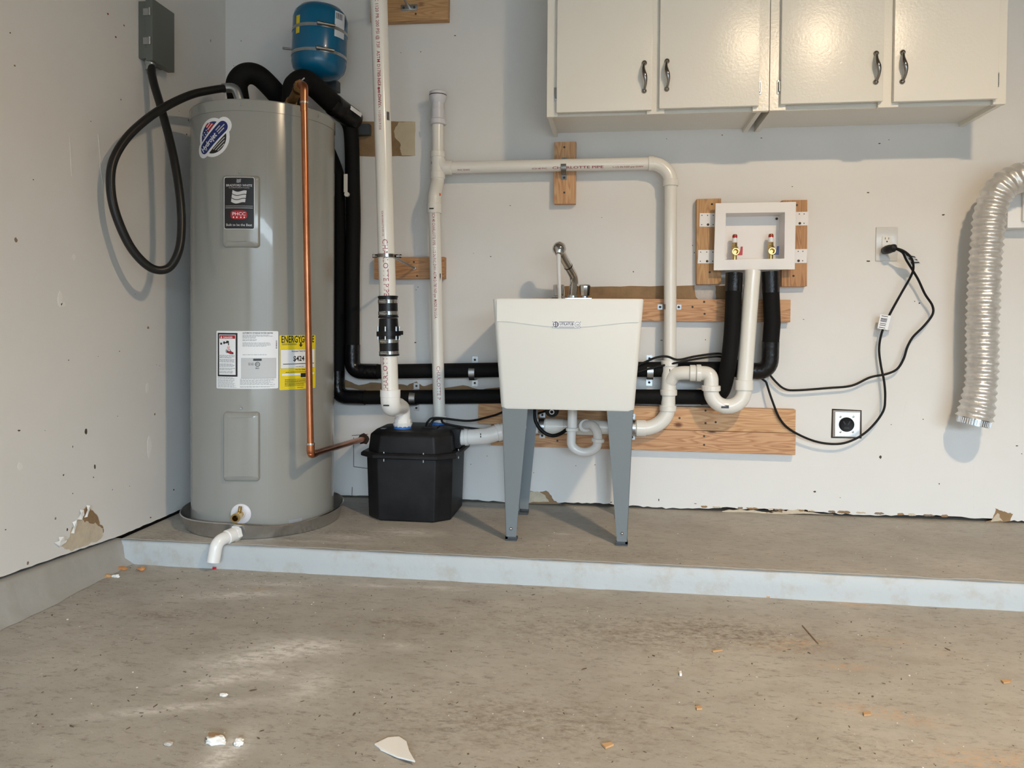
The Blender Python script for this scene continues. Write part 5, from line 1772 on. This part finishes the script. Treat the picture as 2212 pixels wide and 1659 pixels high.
for bx, hm, nm in ((V((2.117,-.05,1.0225)), REDH, 'red'), (V((2.2517,-.05,1.0236)), BLUEH, 'dark blue')):
    zb0 = i_[3].z - .002
    v_ = mk('valve', rod((bx.x, bx.y, zb0), (bx.x, bx.y, bx.z + .016), .0085, 18) + lathe((bx.x, bx.y, bx.z + .010), (0, 0, 1), [(0, .010), (.004, .0135), (.010, .0135), (.012, .010), (.026, .0095)], 8) + lathe(bx, (0, -1, 0), [(0, .010), (.018, .0125), (.024, .0135), (.026, .0135), (.026, .010), (.012, .006), (.012, .001)], 22, False), BRASS, wb, label='brass washer valve with %s lever' % nm)
    mk('arrestor', lathe((bx.x, bx.y, bx.z + .034), (0, 0, 1), [(0, .0085), (.0, .0092), (.030, .0092), (.034, .007)], 18), COPPER, v_)
    mk('arrestor_label', lathe((bx.x, bx.y, bx.z + .036), (0, 0, 1), [(0, .0094), (.018, .0094)], 18, False), WHITEL, v_)
    mk('arrestor_label', lathe((bx.x, bx.y, bx.z + .056), (0, 0, 1), [(0, .0094), (.007, .0094)], 18, False), INKR, v_)
    mk('lever', extr([(bx.x + .008, bx.y - .006, bx.z - .013), (bx.x + .027, bx.y - .006, bx.z - .013), (bx.x + .028, bx.y - .006, bx.z + .02), (bx.x + .021, bx.y - .006, bx.z + .02), (bx.x + .019, bx.y - .006, bx.z + .003), (bx.x + .008, bx.y - .006, bx.z + .001)], (0, -.009, 0)), hm, v_, False, bev=.0015)

# ================================================================ outlets and cords
ot = thing('wall_outlet', (2.6895,0,1.0534), 'wall outlet with a clear glossy cover plate and black plug', 'outlet')
x0, x1, z0, z1 = 2.6491, 2.728, .9897, 1.1189
mk('cover_plate', box(x0, x1, -.006, 0, z0, z1, .003, 3), PLATE, ot)
rx0_, rx1_, rz0_, rz1_ = 2.6711, 2.7055, 1.0209, 1.0845
rc = mk('receptacle', box(rx0_, rx1_, -.0085, -.002, rz0_, rz1_, .0008), PVC, ot)
cxr = (rx0_ + rx1_) / 2
zz = rz1_ - .011
mk('slot', box(cxr - .0075, cxr - .0055, -.0089, -.0080, zz - .002, zz + .006) + box(cxr + .0050, cxr + .0070, -.0089, -.0080, zz - .002, zz + .006) + disc((cxr, -.0080, zz - .010), (0, -1, 0), .003, .0009, 12), INK, rc, False)
o2 = thing('dryer_outlet', (2.5546,0,.3617), 'square metal plate with a round black dryer outlet low on the wall', 'outlet')
q4 = [V((2.4989,0,.418)), V((2.6083,0,.4151)), V((2.61,0,.3057)), V((2.4972,0,.3044))]
mk('cutout_shade', extr([V((p.x, 0, p.z)) for p in q4], (0, -.001, 0)), VOID, o2, False)  # dark sheet on the wall, painted shade in place of a recess
x0, x1, z0, z1 = 2.5032, 2.6049, .3087, .4121
mk('metal_plate', loft([[V((x0, -.001, z0)), V((x1, -.001, z0)), V((x1, -.001, z1)), V((x0, -.001, z1))], [V((x0 + .007, -.008, z0 + .005)), V((x1 - .005, -.008, z0 + .005)), V((x1 - .005, -.008, z1 - .006)), V((x0 + .007, -.008, z1 - .006))]], False, True), STEELP, o2, False)
oc_ = V((2.5514,-.008,.3592))
fr_ = mk('receptacle', lathe((oc_.x, -.0075, oc_.z), (0, -1, 0), [(0, .0280), (.004, .0280), (.005, .026), (.004, .024)], 36), BLACKP, o2)
mk('slot', extr([(oc_.x - .014, -.0117, oc_.z + .012), (oc_.x - .010, -.0117, oc_.z + .014), (oc_.x - .003, -.0117, oc_.z + .001), (oc_.x - .007, -.0117, oc_.z - .001)], (0, -.0006, 0)) + extr([(oc_.x + .014, -.0117, oc_.z + .012), (oc_.x + .010, -.0117, oc_.z + .014), (oc_.x + .003, -.0117, oc_.z + .001), (oc_.x + .007, -.0117, oc_.z - .001)], (0, -.0006, 0)) + box(oc_.x - .009, oc_.x + .009, -.0123, -.0117, oc_.z - .016, oc_.z - .011), INK, fr_, False)
for px in ((2.5279,-.008,.3891), (2.5756,-.008,.3902), (2.5288,-.008,.3299), (2.5748,-.008,.3311)):
    mk('screw', disc((px[0], -.008, px[2]), (0, -1, 0), .0042, .002, 12), CHROME, o2)

# plug and the two cords
RC = .0043
cA = thing('power_cord', (2.7514,-.05,.7489), 'black cord whose loop bulges towards the foil duct', 'cord', 'black pump cords at the outlet')
plug = [(2.6807,-.012,1.0293), (2.6794,-.045,1.0297), (2.6886,-.075,1.0319), (2.6965,-.085,1.0275)]
mk('plug', tube(spl(plug, 5), [.015] * 4 + [.0165] * 4 + [.015] * 4 + [.011, .009, .007, .006], 14), BLACKP, cA)
pa_ = spl([(2.6965,-.085,1.0275), (2.7179,-.085,1.0136), (2.735,-.075,.9869), (2.7624,-.06,.9517), (2.788,-.05,.9142), (2.8137,-.045,.8623), (2.8426,-.04,.8191), (2.8432,-.04,.7843), (2.8128,-.04,.7406), (2.7776,-.035,.7), (2.7584,-.035,.6613), (2.7459,-.035,.6173), (2.7233,-.035,.5783), (2.6871,-.03,.5581), (2.6288,-.03,.5447), (2.562,-.03,.5117), (2.4774,-.03,.5012), (2.3579,-.03,.4901), (2.3148,-.03,.4947), (2.2816,-.03,.521), (2.2446,-.03,.5654)], 7)
mk('cord', tube(pa_, RC, 12), CORD, cA)
a_, b_, c__, d_ = V((2.7219,-.083,1.0155)), V((2.764,-.075,1.0023)), V((2.7868,-.072,.9732)), V((2.7527,-.072,.9681))
tg = mk('warning_tag', extr([a_, b_, c__, d_], (0, -.0006, 0)), GREYPATCH, cA, False, label='folded paper warning tag')
g = Geo()
for v in (.18, .5, .82):
    p = a_.lerp(d_, v)
    q = b_.lerp(c__, v)
    e = (d_ - a_) * .05
    g += Geo([p.lerp(q, .1) - e + V((0, -.001, 0)), p.lerp(q, .1) + e + V((0, -.001, 0)), p.lerp(q, .95) + e + V((0, -.001, 0)), p.lerp(q, .95) - e + V((0, -.001, 0))], [(0, 1, 2, 3)])
mk('tag_print', g, INK, tg, False)
cB = thing('power_cord', (2.674,-.04,.6429), 'black cord with white label that droops past the dryer outlet', 'cord', 'black pump cords at the outlet')
pb_ = spl([(2.6871,-.07,1.0307), (2.7029,-.09,1.0269), (2.7291,-.09,1.0131), (2.7507,-.085,.9894), (2.7618,-.07,.9562), (2.7565,-.055,.9226), (2.7267,-.045,.8587), (2.6949,-.04,.7922), (2.6763,-.038,.7483), (2.6631,-.035,.7042), (2.6589,-.03,.6512), (2.6666,-.03,.5895), (2.6758,-.04,.5286), (2.6802,-.04,.4671), (2.6727,-.04,.4141), (2.6286,-.04,.3512), (2.5755,-.04,.3091), (2.5117,-.04,.2878), (2.4267,-.04,.2961), (2.3394,-.045,.3356), (2.2947,-.05,.3799), (2.2645,-.05,.4508), (2.2432,-.04,.5211)], 7)
mk('cord', tube(pb_, RC, 12), CORD, cB)
a_, b_, c__, d_ = V((2.6568,-.045,.785)), V((2.695,-.045,.7799)), V((2.6826,-.045,.7256)), V((2.646,-.045,.7323))
tg = mk('cord_label', extr([a_, b_, c__, d_], (0, -.0008, 0)) + extr([b_, V((2.7102,-.03,.7766)), V((2.7027,-.03,.7274)), c__], (0, -.0008, 0)), WHITEL, cB, False, label='white printed cord label')
g = Geo()
for k, v in enumerate((.10, .26, .33, .40, .47, .62, .74, .90)):
    p = a_.lerp(d_, v)
    q = b_.lerp(c__, v)
    e = (d_ - a_) * .022
    g += Geo([p.lerp(q, .12) - e + V((0, -.0012, 0)), p.lerp(q, .12) + e + V((0, -.0012, 0)), p.lerp(q, .72) + e + V((0, -.0012, 0)), p.lerp(q, .72) - e + V((0, -.0012, 0))], [(0, 1, 2, 3)])
mk('fine_print', g, INK, tg, False)
# where the cords reappear on their way to the pump
mk('cord_run', tube(spl([(2.2446,-.03,.5654), (2.1816,-.04,.583), (2.1203,-.04,.6074), (2.0801,-.05,.6253), (2.0438,-.085,.6299), (1.9651,-.09,.6184), (1.9037,-.095,.6053), (1.8601,-.09,.617), (1.8161,-.09,.6111), (1.7633,-.088,.5869), (1.7013,-.088,.5607), (1.5216,-.09,.5307), (1.3392,-.09,.4634), (1.2299,-.1,.3923), (1.1622,-.14,.3699), (1.096,-.18,.3607), (.975, -.20, .372), (.945, -.205, .358), (.935, -.2, .337)], 8), RC, 12), CORD, cA)
mk('cord_run', tube(spl([(2.2432,-.04,.5211), (2.1819,-.04,.565), (2.1013,-.05,.604), (2.0519,-.09,.6195), (1.9645,-.097,.608), (1.9034,-.1,.5949), (1.8429,-.09,.5809), (1.7724,-.09,.5619), (1.6121,-.09,.505), (1.4315,-.09,.4103), (1.3042,-.1,.3664), (1.2268,-.14,.3423), (1.1692,-.18,.3283), (1.02, -.21, .350), (.995, -.20, .368), (.965, -.20, .362), (.952, -.205, .337)], 8), RC, 12), CORD, cB)
hz = thing('black_hose', (1.407,-.12,.3404), 'black hose looping down under the sink beside the drain line', 'hose')
mk('hose', tube(spl([(1.3562,-.11,.4291), (1.351,-.11,.3925), (1.3573,-.115,.3531), (1.3836,-.12,.318), (1.42,-.12,.3026), (1.4533,-.13,.3122), (1.4866,-.15,.3376)], 8), .0072, 14), CORD, hz)
kb = V((1.4218,-.13,.4073))
kn = thing('float_switch', (kb.x, kb.y, kb.z), 'black round plastic knob with a white mark hanging under the sink', 'switch')
mk('knob_body', lathe(kb, (0, -1, -.2), [(-.02, .022), (.0, .027), (.018, .027), (.024, .022), (.025, .002)], 28), BLACKP, kn)
mk('white_mark', lathe(kb + V((.0, -.0245, -.008)), (0, -1, -.2), [(0, .010), (.001, .010), (.001, .0065), (0, .0065)], 20, False), WHITEL, kn)

# ================================================================ foil duct and vent box
du = thing('foil_duct', (2.9725,-.13,.4483), 'silver flexible foil duct hanging down the wall at the right edge', 'duct')
dpth = spl([(2.9598,-.125,.4087), (2.9727,-.125,.4781), (2.9817,-.125,.5827), (2.9802,-.125,.7507), (2.9812,-.13,.918), (2.987,-.135,1.0676), (2.9939,-.14,1.1582), (3.018,-.145,1.2282), (3.0665,-.145,1.267), (3.1203,-.135,1.2778), (3.165, -.095, 1.272), (3.185, -.03, 1.268)], 26)
# even resampling, then corrugated radius
res_ = [dpth[0]]
acc = 0
step = .0042
for i in range(1, len(dpth)):
    seg_ = (dpth[i] - dpth[i - 1])
    L_ = seg_.length
    while acc + L_ >= step * len(res_):
        t = (step * len(res_) - acc) / L_
        res_.append(dpth[i - 1] + seg_ * t)
    acc += L_
rads = []
rd = random.Random(9)
for i in range(len(res_)):
    ph = (i % 6) / 6
    base = .0508 + .0085 * max(0, 1 - i / 26)
    rads.append(base + .0034 * math.cos(2 * PI * ph) + rd.uniform(-.0004, .0004))
gd = tube(res_, rads, 40, False)
for k, v in enumerate(gd.v):
    c = res_[k // 40]
    n_ = mnoise.noise(v * 55) * .0026 + mnoise.noise(v * 160) * .0010
    gd.v[k] = v + (v - c).normalized() * n_
mk('foil_sleeve', gd, FOIL, du, ang=60)
dd = (res_[0] - res_[3]).normalized()
mk('metal_collar', lathe(res_[0] - dd * .03, dd, [(0, .0540), (.055, .0540), (.055, .0530), (0, .0530)], 56, False), CHROME, du, ang=40)
g = Geo()
ax_ = dd
n1 = ax_.orthogonal().normalized()
n2 = ax_.cross(n1)
for k in range(44):
    a = 2 * PI * k / 44
    r0 = n1 * math.cos(a) + n2 * math.sin(a)
    g += rod(res_[0] + dd * .004 + r0 * .0542, res_[0] + dd * .024 + r0 * .0542, .0012, 6)
mk('collar_crimp', g, CHROME, du)
vb_ = thing('vent_box', (3.25, -.06, 1.03), 'white plastic wall vent box behind the bend of the foil duct', 'vent')
bx0 = 3.0886
mk('vent_body', box(bx0, bx0 + .20, -.062, 0, 1.1056, 1.2363, .003), PVCW, vb_)
mk('vent_lip', box(bx0 + .045, bx0 + .19, -.078, -.06, 1.1281, 1.243, .003), PVCW, vb_)
mk('vent_throat', rod((3.178, -.085, 1.269), (3.188, -.002, 1.267), .046, 28), BLACKP, vb_)

# ================================================================ the lamp that lights the corner
cl = thing('ceiling_lamp', (2.77, -2.35, 2.5), 'round white flush ceiling lamp over the garage floor', 'lamp')
mk('lamp_base', lathe((2.77, -2.35, 2.5), (0, 0, -1), [(0, .10), (.10, .10), (.14, .092), (.162, .086)], 40), PVCW, cl)

# ================================================================ litter on the floor
def slab_bit(name, pts, h, m, label, cat, group=None, z=ZF, tilt=0.0):
    P = [V((p[0], p[1], z)) for p in pts]
    c = sum(P, V()) / len(P)
    P = [V((p.x, p.y, z + .0004 + max(0, (p.x - c.x)) * tilt)) for p in P]
    o = mk(name, extr(P, (0, 0, h)), m, None, False, bev=.0008)
    return tag(o, label, cat, group)


slab_bit('drywall_shard', [(1.1963,-1.648,-.08), (1.2155,-1.6222,-.08), (1.2363,-1.6159,-.08), (1.2565,-1.6344,-.08), (1.2715,-1.6688,-.08), (1.2924,-1.7036,-.08), (1.253,-1.6868,-.08), (1.2136,-1.6646,-.08), (1.2077,-1.6576,-.08)], .003, PAPERW, 'large pointed white shard lying near the bottom edge of the floor', 'debris', tilt=.12)


def lump(name, c, rx, ry, rz, m, seed, label, cat, group=None):
    bm = bmesh.new()
    bmesh.ops.create_icosphere(bm, subdivisions=3, radius=1)
    for v in bm.verts:
        k = 1 + .45 * mnoise.noise(v.co * 1.6 + V((seed, 0, 0))) + .18 * mnoise.noise(v.co * 4 + V((seed, 3, 0)))
        v.co = V((c[0] + v.co.x * rx * k, c[1] + v.co.y * ry * k, ZF + max(0, .6 + v.co.z * k) * rz / 1.6))
    bm.verts.index_update()
    g = Geo([v.co.copy() for v in bm.verts], [tuple(v.index for v in f.verts) for f in bm.faces])
    bm.free()
    return tag(mk(name, g, m, None, True, ang=25), label, cat, group)


cr = lump('plaster_crumb', (.8857,-1.683,-.08), .022, .011, .012, PAPERW, 3, 'brown-topped plaster crumb beside the white dust', 'debris')
cc_ = (.8831,-1.6784,-.08)
mk('brown_paper_face', extr([(a, b, ZF + .009 + .002 * math.sin(40 * a)) for a, b in ragged(cc_[0], cc_[1] + .003, .020, .008, 12, 21, .3)], (0, 0, .0035)), KRAFT, cr, False)
lump('plaster_crumb', (.9343,-1.6825,-.08), .009, .009, .011, PAPERW, 8, 'small white plaster crumb next to the brown-topped one', 'debris')
lump('plaster_crumb', (.8012,-1.7033,-.08), .009, .006, .006, SMEAR, 14, 'pinkish grey crumb farthest left of the plaster crumbs', 'debris')
lump('plaster_crumb', (.8083,-1.5084,-.08), .009, .005, .006, PAPERW, 17, 'white plaster crumb at the end of the dust streak', 'debris')
for i, (pts, lab_) in enumerate([
        ([(1.6344,-1.5849,-.08), (1.6533,-1.5773,-.08), (1.6586,-1.5846,-.08), (1.6426,-1.5982,-.08)], 'flat tan wood chip nearest the bottom edge of the floor'),
        ([(1.8337,-1.4136,-.08), (1.8462,-1.4058,-.08), (1.8465,-1.4195,-.08), (1.8345,-1.4231,-.08)], 'tiny square wood chip in the middle of the bare floor'),
        ([(2.184,-1.384,-.08), (2.2003,-1.3797,-.08), (2.1978,-1.3933,-.08), (2.1816,-1.3976,-.08)], 'square wood chip lying on pale sawdust'),
        ([(1.9052,-1.1237,-.08), (1.9296,-1.112,-.08), (1.9323,-1.117,-.08), (1.9068,-1.1288,-.08)], 'thin splinter of wood on the stained floor'),
        ([(2.5507,-1.1869,-.08), (2.5766,-1.1808,-.08), (2.5685,-1.1933,-.08), (2.5501,-1.2005,-.08)], 'curled wood chip farthest to the right on the floor'),
        ([(2.1193,-.7001,-.08), (2.1317,-.706,-.08), (2.1278,-.7182,-.08), (2.1175,-.7159,-.08)], 'pale wood chip close to the step riser')]):
    slab_bit('wood_chip', pts, .004, CHIPW, lab_, 'wood chip', 'wood chips on the floor')
tag(mk('wood_splinter', tube(spl([(2.1727,-.92,-.079), (2.1781,-.9803,-.078), (2.1842,-1.038,-.079)], 5), .0016, 6), SCUFFB), 'long thin dark splinter lying on the sawdust', 'splinter')
slab_bit('white_crumb', [(1.8125,-1.2556,-.08), (1.8182,-1.2524,-.08), (1.8177,-1.2689,-.08), (1.8123,-1.2697,-.08)], .006, PAPERW, 'small white crumb on the open floor', 'debris')
slab_bit('red_wire_cap', [(.3372,-.7123,-.08), (.3493,-.7105,-.08), (.3566,-.7236,-.08), (.3445,-.7254,-.08)], .006, REDH, 'tiny red scrap at the foot of the step', 'debris')
for i, (c, rx, ry, m, lab_) in enumerate([
        ((.0461,-.7711,-.08), .022, .012, SAWD, 'largest brown crumb in the corner of the step'), ((.1178,-.7648,-.08), .012, .010, SAWD, 'brown crumb to the right of the largest corner crumb'),
        ((.056,-.847,-.08), .014, .008, CHIPW, 'reddish crumb farthest from the step corner'), ((.0806,-.8432,-.08), .012, .006, PAPERW, 'white flake beside the reddish crumb')]):
    lump('floor_crumb', c, rx, ry, .009, m, 30 + i, lab_, 'debris', 'crumbs by the step corner')
# fine scattered grit, too small to count
g, g2 = Geo(), Geo()
rd = random.Random(12)
for i in range(900):
    x, y = rd.uniform(.05, 3.1), rd.uniform(-1.9, -.73)
    r = rd.uniform(.0007, .0019) * (1 if rd.random() < .92 else 1.8)
    th = rd.uniform(0, PI)
    q = extr([(x + a * math.cos(th) - b * math.sin(th), y + a * math.sin(th) + b * math.cos(th), ZF + .0002) for a, b in ragged(0, 0, r * rd.uniform(1, 4 if i % 4 else 1.6), r, 6, i, .5)], (0, 0, r * .4))
    if i % 4:
        g += q
    else:
        g2 += q
for i in range(120):
    x, y = rd.uniform(.05, 3.1), rd.uniform(-.69, -.02)
    if math.hypot(x - TCX, y - TCY) < .3:
        continue
    r = rd.uniform(.0007, .0018)
    q = extr([(a, b, .0002) for a, b in ragged(x, y, r * 1.5, r, 6, i, .4)], (0, 0, r * .5))
    if i % 2:
        g += q
    else:
        g2 += q
o = mk('grit_debris', g, SCUFFG, None, False, kind='stuff')
tag(o, 'fine dark grit scattered over floor and step', 'grit')
o['kind'] = 'stuff'
o = mk('grit_debris', g2, PAPERW, None, False, kind='stuff')
tag(o, 'fine white plaster grit scattered over floor and step', 'grit')
o['kind'] = 'stuff'
